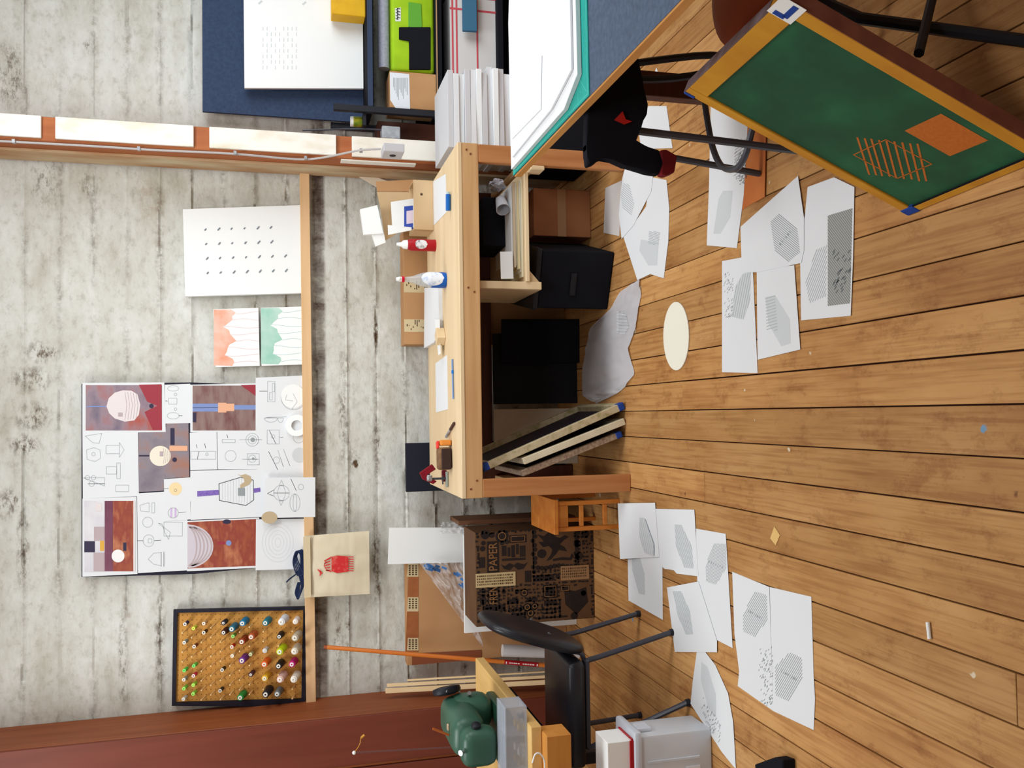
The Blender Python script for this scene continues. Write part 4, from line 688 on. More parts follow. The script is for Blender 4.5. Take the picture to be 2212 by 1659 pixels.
# roll of white film + broom pole + wood laths
bm = NB(); a, b = at((1085, 1405), y=4.95), at((1210, 1412), y=4.95); cyl(bm, a, V((b.x, 4.93, .03)), .035, n=18); solo('film_roll', 'upright roll of white plastic film beside the printed carton', 'roll', bm, mat('white_film', (206, 204, 206), .3, spec=.5), smooth=True)
t = thing('broom_pole', 'orange wooden pole with red label leaning on the wall', 'pole', (-1.45, 4.95, 0)); a, b = at((707, 1398), y=5.24), at((1200, 1439), y=4.93); d = b - a; bb = a + d * (1.46 / 1.29); tt = (bb.z - .003) / (-d.normalized().z); bb = bb + d.normalized() * tt
bm = NB(); cyl(bm, a, bb, .0125, n=12); part(t, 'shaft', bm, mat('varnished_pole', (214, 124, 50), .35, (200, 108, 40), 8, (1, 1, .1)), smooth=True)
L0, L1 = a + d * .775, a + d * .925; bm = NB(); cyl(bm, L0, L1, .0135, n=12); lb = part(t, 'label', bm, RED, 'red paper label', smooth=True)
bm = NB(); dn = d.normalized(); sd = dn.cross(V((0, -1, 0))).normalized()
for u0, u1 in ((.03, .055), (.13, .17), (.19, .23), (.25, .30), (.31, .36), (.38, .43), (.52, .56), (.58, .64), (.66, .70), (.72, .78), (.80, .86), (.93, .96)): 
    h = .012 if u0 < .1 or u0 > .9 else .006; p = L0 + (L1 - L0) * u0 + V((0, -.0138, 0)); obox(bm, p - sd * h / 2, (L1 - L0) * (u1 - u0), sd * h, (0, .001, 0))
part(lb, 'label_lettering', bm, CARD)
bm = NB(); cyl(bm, a, a - dn * .02, .0128, .009, n=12); part(t, 'tip', bm, mat('dark_pole_tip', (150, 70, 36), .5))
for k, (p0, p1, w_, lab) in enumerate((((833, 1493), (1200, 1473), .028, 'widest pale wood lath leaning at left end of wall'), ((836, 1481), (1200, 1461), .018, 'middle pale wood lath leaning at left end of wall'), ((880, 1470), (1200, 1450), .009, 'thinnest pale wood lath leaning at left end of wall'))):
    a, b = at(p0, y=5.2), at(p1, y=5.02); d = b - a; a2 = a + d * ((.003 - a.z) / d.z); bm = NB(); s_ = V((w_, 0, 0)); obox(bm, a - s_ / 2, a2 - a, s_, (0, .012, 0), .001); solo('wood_lath', lab, 'lath', bm, wood('lath_pine', (232, 200, 150), (244, 218, 174), 'z'), 'laths leaning by the timber column')
# orange step stool
t = thing('step_stool', 'little orange wooden stool left of the workbench', 'stool', (-.53, 4.45, 0)); SX0, SX1, SY0, SY1, SZ = -.61, -.455, 4.30, 4.70, .345
for k in range(3): 
    w_ = (SY1 - SY0 + .04) / 3; pbox(t, 'seat_slat', OAK, SX0 - .012, SX1 + .012, SY0 - .02 + k * w_, SY0 - .02 + (k + 1) * w_ - .004, SZ, SZ + .022)
for x in (SX0, SX1 - .022):
    for y in (SY0, SY1 - .025): pbox(t, 'leg', OAK, x, x + .022, y, y + .025, .0005, SZ - .0005)
for z_ in (.07, .2): pbox(t, 'rung', OAK, SX0 + .0225, SX1 - .0225, SY0 + .004, SY0 + .02, z_, z_ + .022)
pbox(t, 'seat_apron', OAK, SX0 + .0225, SX1 - .0225, SY0 + .003, SY0 + .02, SZ - .06, SZ - .001)

# black chair facing the sewing table
t = thing('black_chair', 'black padded steel-tube chair drawn up to the sewing table', 'chair', (-1.2, 3.85, 0))
bt, bb_ = at((1032, 1330), y=3.9), at((1240, 1385), y=3.9); e = (bt - bb_); bm = NB()
def padpt(o, A, B, N_, th):
    def f(u, v):
        a = 2 * math.pi * u; c_, s_ = math.cos(a), math.sin(a); r = (abs(c_) ** 3 + abs(s_) ** 3) ** (-1 / 3); ph = math.pi * (v - .5); k = math.cos(ph) ** .35 if abs(v - .5) < .5 else 0
        return o + A * (c_ * r * k * .5) + B * (s_ * r * k * .5) + N_ * (math.sin(ph) * th / 2)
    return f
nn = V((1, 0, -e.x / e.z)).normalized()
grid(bm, padpt((bt + bb_) / 2 + V((0, -.06, 0)), e * 1.0, V((0, .42, 0)), nn, .065), 36, 12); bmesh.ops.remove_doubles(bm, verts=bm.verts[:], dist=.0005); part(t, 'backrest', bm, mat('black_vinyl', (27, 28, 35), .38, spec=.5), smooth=True)
bm = NB(); box(bm, -1.56, -1.09, 3.66, 4.06, .425, .505, bev=.028, seg=3); part(t, 'seat', bm, mat('black_vinyl', (27, 28, 35), .38), smooth=True)
foot = [at((1377, 1326), z=.012), at((1450, 1366), z=.012), at((1484, 1518), z=.012), V((-1.5, 4.07, .012))]
top = [V((-1.07, 4.03, .40)), V((-1.1, 3.70, .40)), V((-1.48, 3.70, .40)), V((-1.5, 4.02, .40))]
for k in range(4):
    bm = NB(); tube(bm, smooth_path([foot[k], foot[k] * .2 + top[k] * .8, top[k] + V((0, 0, .005)), top[k] * .85 + V((-1.29, 3.84, .412)) * .15]), .0125, 8); lg = part(t, 'leg', bm, STEEL, smooth=True)
    bm = NB(); cyl(bm, V((foot[k].x, foot[k].y, .0005)), V((foot[k].x, foot[k].y, .018)), .0165, .015, 10); part(lg, 'foot_cap', bm, BLACK)
bm = NB(); tube(bm, [top[1] + V((0, 0, .008)), top[2] + V((0, 0, .008))], .0125, 8); tube(bm, [top[0] + V((0, 0, .008)), top[3] + V((0, 0, .008))], .0125, 8); part(t, 'seat_rail', bm, STEEL, smooth=True)
for y in (3.72, 4.0):
    bm = NB(); tube(bm, smooth_path([(-1.2, y, .418), (-1.08, y, .42), (-1.05, y, .5), bb_ * .6 + bt * .4 + V((.03, y - bb_.y, 0))]), .011, 8); part(t, 'back_upright', bm, STEEL, smooth=True)
# sewing table
t = thing('sewing_table', 'small pine sewing table at left below timber column', 'table', (-1.7, 3.8, 0)); TZ = .75
bm = NB(); ca, cb = at((1027, 1421), z=TZ), at((1147, 1571), z=TZ); prism(bm, [(ca.x, ca.y, TZ - .045), (-2.25, ca.y + .02, TZ - .045), (-2.25, cb.y - .01, TZ - .045), (cb.x, cb.y, TZ - .045)], (0, 0, .045), .004); part(t, 'table_top', bm, wood('honey_pine', (212, 168, 100), (226, 188, 122), 'y'))
for x, y in ((-1.78, 3.62), (-1.78, 4.34), (-2.2, 3.62), (-2.2, 4.34)): pbox(t, 'leg', BLACK, x - .03, x + .03, y - .03, y + .03, .0005, TZ - .0455)
pbox(t, 'apron', BLACKM, -2.16, -1.64, 3.42, 3.44, .64, TZ - .0455); pbox(t, 'apron', BLACKM, -1.40, -1.38, 3.52, 4.3, .60, TZ - .0455)
pbox(t, 'drawer_block', wood('drawer_wood', (190, 124, 54), (206, 142, 68), 'x'), -1.62, cb.x - .02, cb.y - .06, cb.y + .06, .60, TZ - .0455, bev=.004)
t2 = thing('sewing_machine', 'old green sewing machine on the pine sewing table', 'sewing machine', (-1.45, 3.9, TZ)); GR = mat('green_enamel', (62, 102, 84), .4, (48, 84, 68), 5, spec=.5)
mx = lambda p, y: at(p, y=y)
bm = NB(); box(bm, -1.55, -1.30, 3.62, 4.05, TZ + .0005, TZ + .045, bev=.015, seg=2); part(t2, 'bed', bm, mat('dark_green_enamel', (34, 70, 54), .4), smooth=True)
bm = NB(); box(bm, -1.42, -1.275, 3.86, 4.02, TZ + .0455, .985, bev=.05, seg=4); part(t2, 'pillar', bm, GR, smooth=True)
bm = NB(); box(bm, -1.46, -1.285, 3.66, 4.03, .875, 1.02, bev=.055, seg=4); part(t2, 'arm', bm, GR, smooth=True)
bm = NB(); box(bm, -1.475, -1.315, 3.585, 3.70, .84, .995, bev=.045, seg=4); part(t2, 'head', bm, GR, smooth=True)
bm = NB(); cyl(bm, (-1.40, 3.62, .84), (-1.40, 3.62, .81), .014, n=12); cyl(bm, (-1.40, 3.62, .812), (-1.40, 3.62, TZ + .05), .005, n=8); part(t2, 'needle_bar', bm, CHROME)
bm = NB(); lathe(bm, [(.03, 0), (.062, .008), (.066, .02), (.062, .034), (.03, .04)], (-1.284, 3.99, .985), (.9, .3, .1), 24); part(t2, 'handwheel', bm, BLACK, smooth=True)
bm = NB(); lathe(bm, [(.02, 0), (.02, .01), (.012, .016)], (-1.31, 3.63, .93), (.95, -.3, 0), 14); part(t2, 'tension_dial', bm, BLACK, smooth=True)
bm = NB(); box(bm, -1.36, -1.335, 3.75, 3.77, 1.0205, 1.03, bev=.002); part(t2, 'name_plate', bm, mat('brass_plate', (206, 180, 150), .4)); bm = NB(); lathe(bm, [(.008, 0), (.008, .02), (.012, .024)], (-1.40, 3.61, .985), (0, -.6, .8), 10); part(t2, 'presser_knob', bm, CHROME)
bm = NB(); cyl(bm, (-1.275, 3.93, .90), (-1.255, 3.9, .90), .009, n=10); tube(bm, smooth_path([(-1.27, 3.97, .93), (-1.245, 3.97, .95), (-1.24, 3.95, .985), (-1.25, 3.93, 1.0)]), .003, 6); part(t2, 'bobbin_winder', bm, CHROME, smooth=True)
bm = NB(); cyl(bm, at((935, 1574), y=3.75), at((970, 1588), y=3.75), .005, n=8); part(t2, 'thread_pin', bm, mat('orange_pin', (176, 92, 40), .5))
t = thing('thread_stand', 'thin metal rod thread stand beside the green machine', 'stand', at((980, 1618), y=4.15)); b = at((985, 1618), y=4.15); a = at((765, 1626), y=4.15); bm = NB(); cyl(bm, V((b.x, b.y, TZ + .006)), a, .0045, n=8); part(t, 'rod', bm, mat('bronze_rod', (110, 70, 66), .4)); bm = NB(); cyl(bm, V((b.x, b.y, TZ + .0005)), V((b.x, b.y, TZ + .012)), .03, n=16); part(t, 'base_disc', bm, BLACK)
bm = NB(); bmesh.ops.create_icosphere(bm, subdivisions=2, radius=.009, matrix=Matrix.Translation(a)); part(t, 'tip_bead', bm, CARD, smooth=True)
bm = NB(); q = at((780, 1594), y=4.15); tube(bm, smooth_path([a, (a + q) / 2 + V((0, 0, -.008)), q]), .002, 6); tube(bm, [q, q + V((.012, 0, -.016))], .006, 6); part(t, 'thread_eye', bm, mat('brass_eye', (200, 140, 50), .4))
# second machine part at frame edge
t = thing('sewing_machine', 'second green machine with black wheel at left frame edge', 'sewing machine', (-1.62, 3.58, TZ)); o = V((-1.70, 3.58, TZ)); bm = NB(); box(bm, -1.93, -1.67, 3.56, 3.74, TZ + .0005, .80, bev=.012, seg=2); part(t, 'bed', bm, GR, smooth=True)
bm = NB(); box(bm, -1.83, -1.63, 3.57, 3.72, .8005, 1.05, bev=.045, seg=4); part(t, 'pillar', bm, GR, smooth=True); bm = NB(); lathe(bm, [(.03, 0), (.085, .01), (.09, .03), (.085, .05), (.03, .06)], (-1.625, 3.64, .93), (.95, -.2, 0), 26); part(t, 'handwheel', bm, BLACKM, smooth=True)
# clear organiser box on the table
ORGM = mat('clear_organiser', (200, 206, 218), .25, spec=.5, alpha=.38)
t = thing('organiser_box', 'clear plastic organiser box of bobbins at table front edge', 'plastic box', (-1.4, 3.25, TZ)); bm = NB(); OY0 = at((1139, 1600), z=TZ + .001).y; OY1 = OY0 + .13; OX0, OX1, OZ = -1.585, at((1094, 1530), y=OY0).x, at((1094, 1560), y=OY0).z
for bx in ((OX0, OX1, OY0, OY0 + .004, TZ + .001, OZ), (OX0, OX1, OY1 - .004, OY1, TZ + .001, OZ), (OX1 - .004, OX1, OY0 + .0041, OY1 - .0041, TZ + .001, OZ), (OX0, OX0 + .004, OY0 + .0041, OY1 - .0041, TZ + .001, OZ), (OX0 + .0041, OX1 - .0041, OY0 + .0041, OY1 - .0041, TZ + .001, TZ + .004)): box(bm, *bx)
part(t, 'tray', bm, ORGM); pbox(t, 'lid', ORGM, OX0 - .003, OX1 + .003, OY0 - .003, OY1 + .003, OZ + .0005, OZ + .008); bm = NB(); box(bm, OX0 + .1, OX0 + .104, OY0 + .01, OY1 - .01, TZ + .005, OZ - .002); box(bm, OX1 - .12, OX1 - .116, OY0 + .01, OY1 - .01, TZ + .005, OZ - .002); part(t, 'divider', bm, ORGM)
for k in range(9):
    x = OX1 - .24 + (k % 5) * .046 + (.004 if k % 5 > 2 else 0); y = OY0 + .04 + (k // 5) * .06; c = [(150, 120, 60), (190, 190, 196), (60, 70, 90), (200, 160, 60), (120, 120, 128)][k % 5]; bm = NB(); lathe(bm, [(.016, 0), (.016, .004), (.009, .005), (.009, .02), (.016, .021), (.016, .025)], (x, y, TZ + .0045), (0, 0, 1), 12); solo('bobbin', f"{['brass', 'silver', 'navy', 'yellow', 'grey'][k % 5]} thread bobbin, {['front', 'back'][k // 5]} row, {ordn[k % 5]} from left in organiser box", 'bobbin', bm, mat('bobbin%d' % (k % 5), c, .5), 'bobbins in the organiser box', smooth=True)
bm = NB(); a, b, c_ = at((1165, 1640), y=3.05), at((1175, 1628), y=3.05), at((1176, 1655), y=3.05); tube(bm, smooth_path([at(p, y=3.06) for p in ((1150, 1648), (1156, 1630), (1166, 1628), (1175, 1640), (1177, 1659))]), .003, 6); solo('white_cable', 'white cable looping over front edge of the sewing table', 'cable', bm, CARD, smooth=True)
bm = NB(); tube(bm, smooth_path([at(p, y=3.2) for p in ((1141, 1545), (1146, 1536), (1151, 1532), (1150, 1538))]), .004, 6); bm.free()
# plastic bin with white box on top
t = thing('storage_bin', 'milky plastic storage bin with lid on the floor at left', 'storage bin', (-1.35, 3.05, 0)); q0 = at((1530, 1640), z=0); BX, BXL, BYF, BYB = -1.29, -1.70, 3.30, 3.50
zt = at((1332, 1570), y=3.50).z; bm = NB(); prism(bm, [(BX - .02, BYF + .02, .001), (BXL, BYF + .02, .001), (BXL, BYB, .001), (BX - .02, BYB, .001)], (0, 0, zt - .035), .012); part(t, 'bin_body', bm, MILKY, smooth=True)
bm = NB(); box(bm, BXL - .01, BX + .005, BYF, BYB + .02, zt - .033, zt, bev=.012, seg=2); part(t, 'lid', bm, mat('milky_lid', (222, 228, 238), .35, spec=.5, alpha=.7), smooth=True); bm = NB(); box(bm, BX - .019, BX - .002, 3.36, 3.43, zt - .10, zt - .036, bev=.006, seg=2); part(t, 'latch', bm, mat('milky_lid', (206, 212, 222), .35))
for dx in (.1, .21): pbox(t, 'rib', mat('milky_lid', (206, 212, 222), .35), BX - .02 - dx - .012, BX - .02 - dx, BYF + .012, BYF + .0199, .06, zt - .06)
bm = NB(); box(bm, BX - .30, BX - .16, BYF + .0135, BYF + .0198, .06, .12); part(t, 'sticker', bm, mat('white_sticker', (226, 230, 238), .5, (70, 150, 210), 14, contrast=(.55, .65)))
t = thing('white_carton', 'small white carton with red edge on top of bin', 'box', (-1.45, 3.45, zt)); cx1 = at((1340, 1600), y=3.33).x; bm = NB(); box(bm, cx1 - .3, cx1, 3.32, 3.46, zt + .0005, zt + .11, bev=.002); part(t, 'carton_body', bm, CARD); bm = NB(); box(bm, cx1 + .0001, cx1 + .006, 3.318, 3.462, zt + .0005, zt + .008); box(bm, cx1 - .3, cx1, 3.312, 3.3199, zt + .0005, zt + .016); part(t, 'red_edge', bm, RED)
bm = NB(); a, b = at((1262, 1566), y=3.35), at((1330, 1628), y=3.35); obox(bm, V((a.x, 3.36, a.z)), V((b.x - a.x, -.01, b.z - a.z)) * 2.2, V((0, .01, 0)), V((-.014, 0, -.004)), .001); bm.free()
bm = NB(); M = [at(p, z=.03) for p in ((1640, 1650), (1685, 1634), (1702, 1640), (1702, 1700), (1655, 1720))]; prism(bm, [(p.x, p.y, .001) for p in M], (0, 0, .05), .006); solo('black_bag', 'corner of a black case on floor at left edge', 'case', bm, BLACKM)

# ================================================================== RIGHT: SHELF UNIT
t = thing('shelf_unit', 'black steel shelf unit standing right of the post', 'shelf unit', (2.2, 5.1, 0))
for x in (1.745, 2.86):
    for y in (4.975, 5.30): pbox(t, 'upright', BLACK, x, x + .035, y, y + .035, .0005, 1.42 if x < 2 else 1.9)
LV = (1.226, .825, .45, .10)
for z_ in LV: pbox(t, 'shelf_board', BLACKM, 1.781, 2.859, 4.99, 5.32, z_ - .035, z_)
for z_ in LV[:2]: pbox(t, 'front_lip', mat('blue_black_lip', (44, 58, 84) if z_ > 1 else (176, 140, 104), .6) if z_ > 1 else mat('tan_lip', (170, 136, 104), .6), 1.781, 2.859, 4.982, 4.9899, z_ - .03 if z_ > 1 else z_ - .008, z_)
pbox(t, 'back_panel', BLACKM, 1.781, 2.859, 5.3205, 5.33, .06, .9)
bm = NB(); a, b = at((437, 237), y=5.22), at((785, 240), y=5.16); box(bm, 1.78, 2.75, 5.27, 5.29, 1.2265, at((437, 100), y=5.27).z, bev=.001); solo('navy_board', 'big navy board standing on the top shelf right of post', 'board', bm, NAVY)
t = thing('paper_pad', 'big white paper pad leaning against the navy board', 'paper pad', at((655, 100), y=5.2)); q = [at(p, y=5.2) for p in ((526, -40), (783, -40), (785, 191), (528, 190))]; bm = NB(); prism(bm, [V((p.x, p.y, max(p.z, 1.2265))) for p in q], (0, .02, 0)); part(t, 'pad_block', bm, CARD)
bm = NB()
for i in range(9):
    for j in range(8):
        if (i * 3 + j * 5) % 7 > 4: continue
        ribbon(bm, [at(p, y=5.1994) for p in ((568 + i * 9, 58 + j * 12), (568 + i * 9, 66 + j * 12))], .004, NEG)
for p in ((560, 10), (655, 12)): obox(bm, at(p, y=5.1994), (.02, 0, -.02), (0, .0004, 0), (.008, 0, .008))
part(t, 'faint_print', bm, PALEINK, kind='stuff')
bm = NB(); a, b = at((716, 33), y=5.1), at((783, -25), y=5.1); box(bm, a.x, b.x + .1, 5.08, 5.18, 1.2265, a.z, bev=.004); t = solo('yellow_box', 'yellow box in front of white pad on top shelf', 'box', bm, mat('yellow_carton', (226, 176, 14), .5, (214, 160, 10), 12))
bm = NB(); cyl(bm, (1.70, 5.06, at((752, 262), y=5.06).z - .02), (1.70, 5.06, 1.25), .03, n=16); bm.free()
# second level
zl = LV[1] + .0005
t = thing('tool_bag', 'lime green tool bag with black front pocket on shelf', 'bag', (2.25, 5.1, zl)); xa, xb = at((880, 153), y=5.03).x, 2.62; zb = at((846, 100), y=5.03).z
LIME = mat('lime_fabric', (164, 204, 24), .7, (148, 188, 20), 10); bm = NB(); box(bm, xa, xb, 5.04, 5.27, zl, zb, bev=.02, seg=3); part(t, 'bag_body', bm, LIME, smooth=True)
bm = NB(); prism(bm, [at(p, y=5.03) for p in ((884, 150), (930, 150), (930, 58), (862, 58), (862, 84), (884, 88))], (0, .012, 0), .003); part(t, 'black_pocket', bm, BLACKM)
bm = NB(); prism(bm, [at(p, y=5.034) for p in ((882, 58), (912, 62), (910, 8), (882, 4))], (0, .006, 0), .002); part(t, 'green_pocket', bm, mat('leaf_green', (96, 166, 54), .7))
bm = NB(); lm = [at(p, y=5.0385) for p in ((853, 18), (866, 16), (866, 46), (854, 46))]; prism(bm, lm, (0, .0008, 0)); lg = part(t, 'badge', bm, mat('badge_white', (220, 226, 220), .6))
bm = NB()
for k in range(4): ribbon(bm, [at(p, y=5.038) for p in ((855, 40 - k * 6.5), (860, 42 - k * 6.5), (858, 37 - k * 6.5), (865, 39 - k * 6.5))], .005, NEG)
part(lg, 'badge_lettering', bm, BLACK)
bm = NB(); a, b = at((812, 0), y=5.05), at((838, 128), y=5.05); cyl(bm, V((b.x, 5.05, zl + .25 - .12 + .12)), V((b.x + .5, 5.05, zl + .27)), .035, n=14); bm.free()
t = thing('bubble_roll', 'roll of grey bubble wrap lying on top of tool bag', 'roll', (2.3, 5.1, zb)); z_ = zb + .036; bm = NB(); cyl(bm, (2.06, 5.12, z_), (2.62, 5.12, z_), .034, n=18); part(t, 'wrap', bm, mat('grey_bubble_wrap', (172, 174, 196), .4, (190, 192, 210), 60, bump=.4), smooth=True)
t = thing('shipping_box', 'small brown shipping box with white label on the shelf', 'box', (1.95, 5.1, zl)); a, b = at((885, 243), y=4.995), at((885, 156), y=4.995); zb2 = at((842, 200), y=5.0).z; bm = NB(); box(bm, 1.79, 2.005, 5.0, 5.2, zl, zb2, bev=.002); part(t, 'carton', bm, KRAFT)
bm = NB(); prism(bm, [at(p, y=4.9985) for p in ((842, 156), (884, 160), (886, 240), (856, 236), (843, 216))], (0, .001, 0)); lb = part(t, 'label', bm, mat('shipping_label', (222, 226, 232), .5)); bm = NB()
for k in range(12): ribbon(bm, [at(p, y=4.998) for p in ((850 + k * 2.7, 168), (850 + k * 2.7, 168 + 20 + (k * 7 % 30)))], .003, NEG)
part(lb, 'label_lettering', bm, INK)
t = thing('spice_jar', 'green and yellow jar beside the post on shelf top', 'jar', (1.69, 5.06, 1.2)); q = at((770, 266), y=5.06); pz = at((782, 266), y=5.06).z
bm = NB(); box(bm, 1.6735, 1.7445, 5.0, 5.12, pz - .02, pz, bev=.002); part(t, 'bracket', bm, BLACK); bm = NB(); lathe(bm, [(.028, 0), (.03, .004), (.03, .05)], (1.71, 5.06, pz + .0005), (0, 0, 1), 16); part(t, 'jar_body', bm, mat('jar_green', (60, 120, 40), .4, (200, 180, 40), 30), smooth=True); bm = NB(); lathe(bm, [(.029, .0505), (.029, .066)], (1.71, 5.06, pz), (0, 0, 1), 16); part(t, 'jar_lid', bm, CARD)
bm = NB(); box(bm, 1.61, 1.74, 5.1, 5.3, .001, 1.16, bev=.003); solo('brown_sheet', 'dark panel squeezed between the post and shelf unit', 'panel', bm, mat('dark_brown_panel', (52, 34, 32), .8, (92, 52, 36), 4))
# third level: patterned tin
zl3 = LV[2] + .0005; t = thing('tea_towel_box', 'white box with red cross lines on third shelf', 'box', (2.3, 5.1, zl3)); xa = at((1030, 168), y=5.03).x; zb3 = at((972, 60), y=5.03).z; bm = NB(); box(bm, xa, 2.55, 5.03, 5.25, zl3, zb3, bev=.004); part(t, 'carton', bm, mat('grey_white_card', (214, 210, 208), .7)); bm = NB()
for x in (2.42, 2.50): box(bm, x, x + .012, 5.0285, 5.0297, zl3, zb3)
for z_ in (zb3 - .02, zb3 - .045, zb3 - .17): box(bm, xa + (.0 if z_ > zb3 - .1 else .0), 2.55, 5.0282, 5.0284, z_, z_ + .010)
part(t, 'red_lines', bm, mat('red_check', (204, 80, 90), .7))
bm = NB(); a, b = at((990, 66), y=4.97), at((1018, -20), y=4.97); obox(bm, V((a.x, 4.955, b.z - .03)), (.28, 0, 0), (0, .02, 0), (0, .01, .085), .003); solo('blue_box', 'teal blue strip box hanging at front of patterned box', 'box', bm, mat('dusty_blue', (52, 100, 130), .6)); 
# cabinet with pile of white boards
bm = NB(); box(bm, 1.40, 2.2, 4.42, 4.95, .001, .40, bev=.004); solo('low_cabinet', 'low black cabinet right of bench under the pile', 'cabinet', bm, BLACKM)
z_ = .4005; nlay = 15; ztop = at((967, 300), y=4.47).z; h = (ztop - z_) / nlay
for k in range(nlay):
    x0 = 1.40 + rnd.uniform(0, .012); x1 = 1.86 - .010 * k / 3 + rnd.uniform(-.02, .02); hh = h - .0012; bm = NB(); rbox(bm, ((x0 + x1) / 2, 4.66, z_ + hh / 2), (x1 - x0, .40 + rnd.uniform(-.02, .02), hh), rnd.uniform(-.03, .03), bev=.001)
    solo('white_board', f'white board in the pile right of bench, {(ordn + ["eleventh", "twelfth", "thirteenth", "fourteenth", "fifteenth"])[nlay - 1 - k]} from top', 'board', bm, mat('pile_white_%d' % (k % 3), [(236, 240, 242), (222, 224, 228), (202, 202, 206)][k % 3], .6), 'white boards piled right of the bench'); z_ += h
# ================================================================== RIGHT FRONT: TABLE
t = thing('cutting_table', 'plywood cutting table with slate top at right front', 'table', (1.7, 2.2, 0)); TX0, TX1, TY0, TY1, TZ2 = .876, 2.6, .3, 3.081, .875
pbox(t, 'table_top', wood('plywood_edge', (196, 134, 66), (216, 158, 90), 'y'), TX0, TX1, TY0, TY1, TZ2 - .03, TZ2 - .001, bev=.003); pbox(t, 'slate_surface', SLATE, TX0 + .003, TX1, TY0, TY1 - .003, TZ2 - .0009, TZ2 + .0005, bev=0)
for x, y in ((1.12, 2.82), (1.3, 2.30), (2.5, 2.8), (2.5, .4), (1.5, .4)): pbox(t, 'leg', DKW, x, x + .09, y, y + .05, .0005, TZ2 - .0305)
a = at((1272, 192), z=.879); t = thing('cutting_mat', 'teal cutting mat with pale grid at far end of table', 'cutting mat', (1.5, 2.8, .876)); bm = NB(); prism(bm, [(TX0 + .004, TY1 - .004, .8758), (TX0 + .004, a.y, .8758), (2.3, a.y + .02, .8758), (2.3, TY1 - .004, .8758)], (0, 0, .003)); part(t, 'mat_sheet', bm, TEAL); bm = NB()
for k in range(1, 9): ribbon(bm, [(TX0 + .02, TY1 - .02 - k * .09, .879), (2.25, TY1 - .02 - k * .09, .879)] if TY1 - .02 - k * .09 > a.y + .02 else [(TX0 + .02 + k * .1, TY1 - .02, .879), (TX0 + .02 + k * .1, a.y + .02, .879)], .0015, (0, 0, 1))
ribbon(bm, [(TX0 + .02, a.y + .018, .879), (TX0 + .09, a.y + .09, .879)], .0015, (0, 0, 1)); ribbon(bm, [(TX0 + .012, TY1 - .02, .879), (TX0 + .012, a.y + .012, .879), (2.25, a.y + .03, .879)], .0018, (0, 0, 1)); part(t, 'grid_line', bm, mat('pale_teal_line', (90, 196, 184), .6))
zz = .8795; ST = 'white sheets spread on the cutting mat'
for lab, P, th in (('largest white paper stack at bottom on the teal mat', [(1104, 366), (1218, 236), (1240, 178), (1247, 160), (1242, -40), (1100, -40), (1098, 50)], .014), ('white sheet bundle in middle on the teal mat', [(1106, 340), (1190, 236), (1234, 150), (1230, -40), (1104, -40)], .007), ('uppermost white sheet near table far corner', [(1106, 300), (1168, 236), (1170, 120), (1106, 112)], .002)):
    bm = NB(); pts = [at(p, z=zz + th) for p in P]; prism(bm, [(p.x, min(p.y, TY1 - .012), zz) for p in pts], (0, 0, th), .0015 if th > .005 else 0); solo('paper_stack', lab, 'paper stack', bm, PAPER, ST); zz += th + .0006
bm = NB(); a = at((1092, 28), z=.90); box(bm, 1.62, 1.80, 3.0, 3.06, zz, zz + .10, bev=.003); t = solo('orange_box', 'pale orange box at far edge of the cutting table', 'box', bm, mat('pale_orange', (240, 184, 120), .6))
# green silkscreen leaning on the table
C_ = V((.541, 2.062, .004)); e_ = V((.06, -.998, 0)).normalized(); A_ = V((.842, 2.075, .674)); hv = (A_ - C_); hv = (hv - e_ * hv.dot(e_)); h_ = hv.length; hv.normalize(); nv = hv.cross(e_).normalized(); nv = nv if nv.x < 0 else -nv; w_ = .475; th_ = .038
t = thing('green_silkscreen', 'wooden silkscreen with green mesh leaning on the table', 'silkscreen', C_ + e_ * w_ / 2); YW = wood('yellowed_frame_wood', (210, 154, 44), (186, 122, 36), 'z', sc=12); cw = .045; back = -nv * th_
for o, a, b in ((C_, hv * h_, e_ * .032), (C_ + e_ * (w_ - .04), hv * h_, e_ * .04), (C_ + e_ * .032, hv * .022, e_ * (w_ - .072)), (C_ + hv * (h_ - .055) + e_ * .032, hv * .055, e_ * (w_ - .072))):
    bm = NB(); obox(bm, o, a, b, back, .002); part(t, 'frame_bar', bm, YW)
for o, a, b, m_ in ((C_ + e_ * (w_ + .0003), hv * h_, back, mat('stained_side', (112, 66, 54), .7, (136, 84, 66), 14)), (C_ + hv * (h_ + .0003), e_ * (w_ - .06), back, mat('grimy_top', (128, 112, 118), .7, (92, 70, 66), 20))):
    bm = NB(); obox(bm, o, a, b, (e_ if m_.name == 'stained_side' else hv) * .0012); part(t, 'stained_edge', bm, m_, 'paint-stained frame edge')
mo = C_ + e_ * .030 + hv * .020 - nv * .006; mw, mh = w_ - .068, h_ - .073; bm = NB(); obox(bm, mo, hv * mh, e_ * mw, -nv * .002); part(t, 'green_mesh', bm, mat('green_emulsion', (32, 74, 52), .6, (40, 100, 68), 7, c3=(34, 84, 58), detail=5))
bm = NB(); obox(bm, C_ + e_ * .034 + hv * .0225 - nv * .0005, hv * .006, e_ * (w_ - .078), nv * .0008); part(t, 'recess_shade_strip', bm, BLACKM, 'dark strip for the shade in the mesh recess')  # thin black strip painted in for the shaded bottom of the recess
up = lambda u, v, off=.0006: mo + e_ * (mw * u) + hv * (mh * v) + nv * off
def scr(p):   # photo point onto the mesh plane -> (u, v)
    r = ray(p); q = EYE + r * ((mo - EYE).dot(nv) / r.dot(nv)); return (q - mo).dot(e_) / mw, (q - mo).dot(hv) / mh
OM = mat('open_mesh_orange', (196, 112, 44), .6, (184, 100, 38), 120); bm = NB(); polyface(bm, [up(*scr(p)) for p in ((1954, 282), (2033, 245), (2135, 303), (2052, 337))]); part(t, 'open_mesh_panel', bm, OM, 'orange open rectangle in the mesh')
bm = NB()
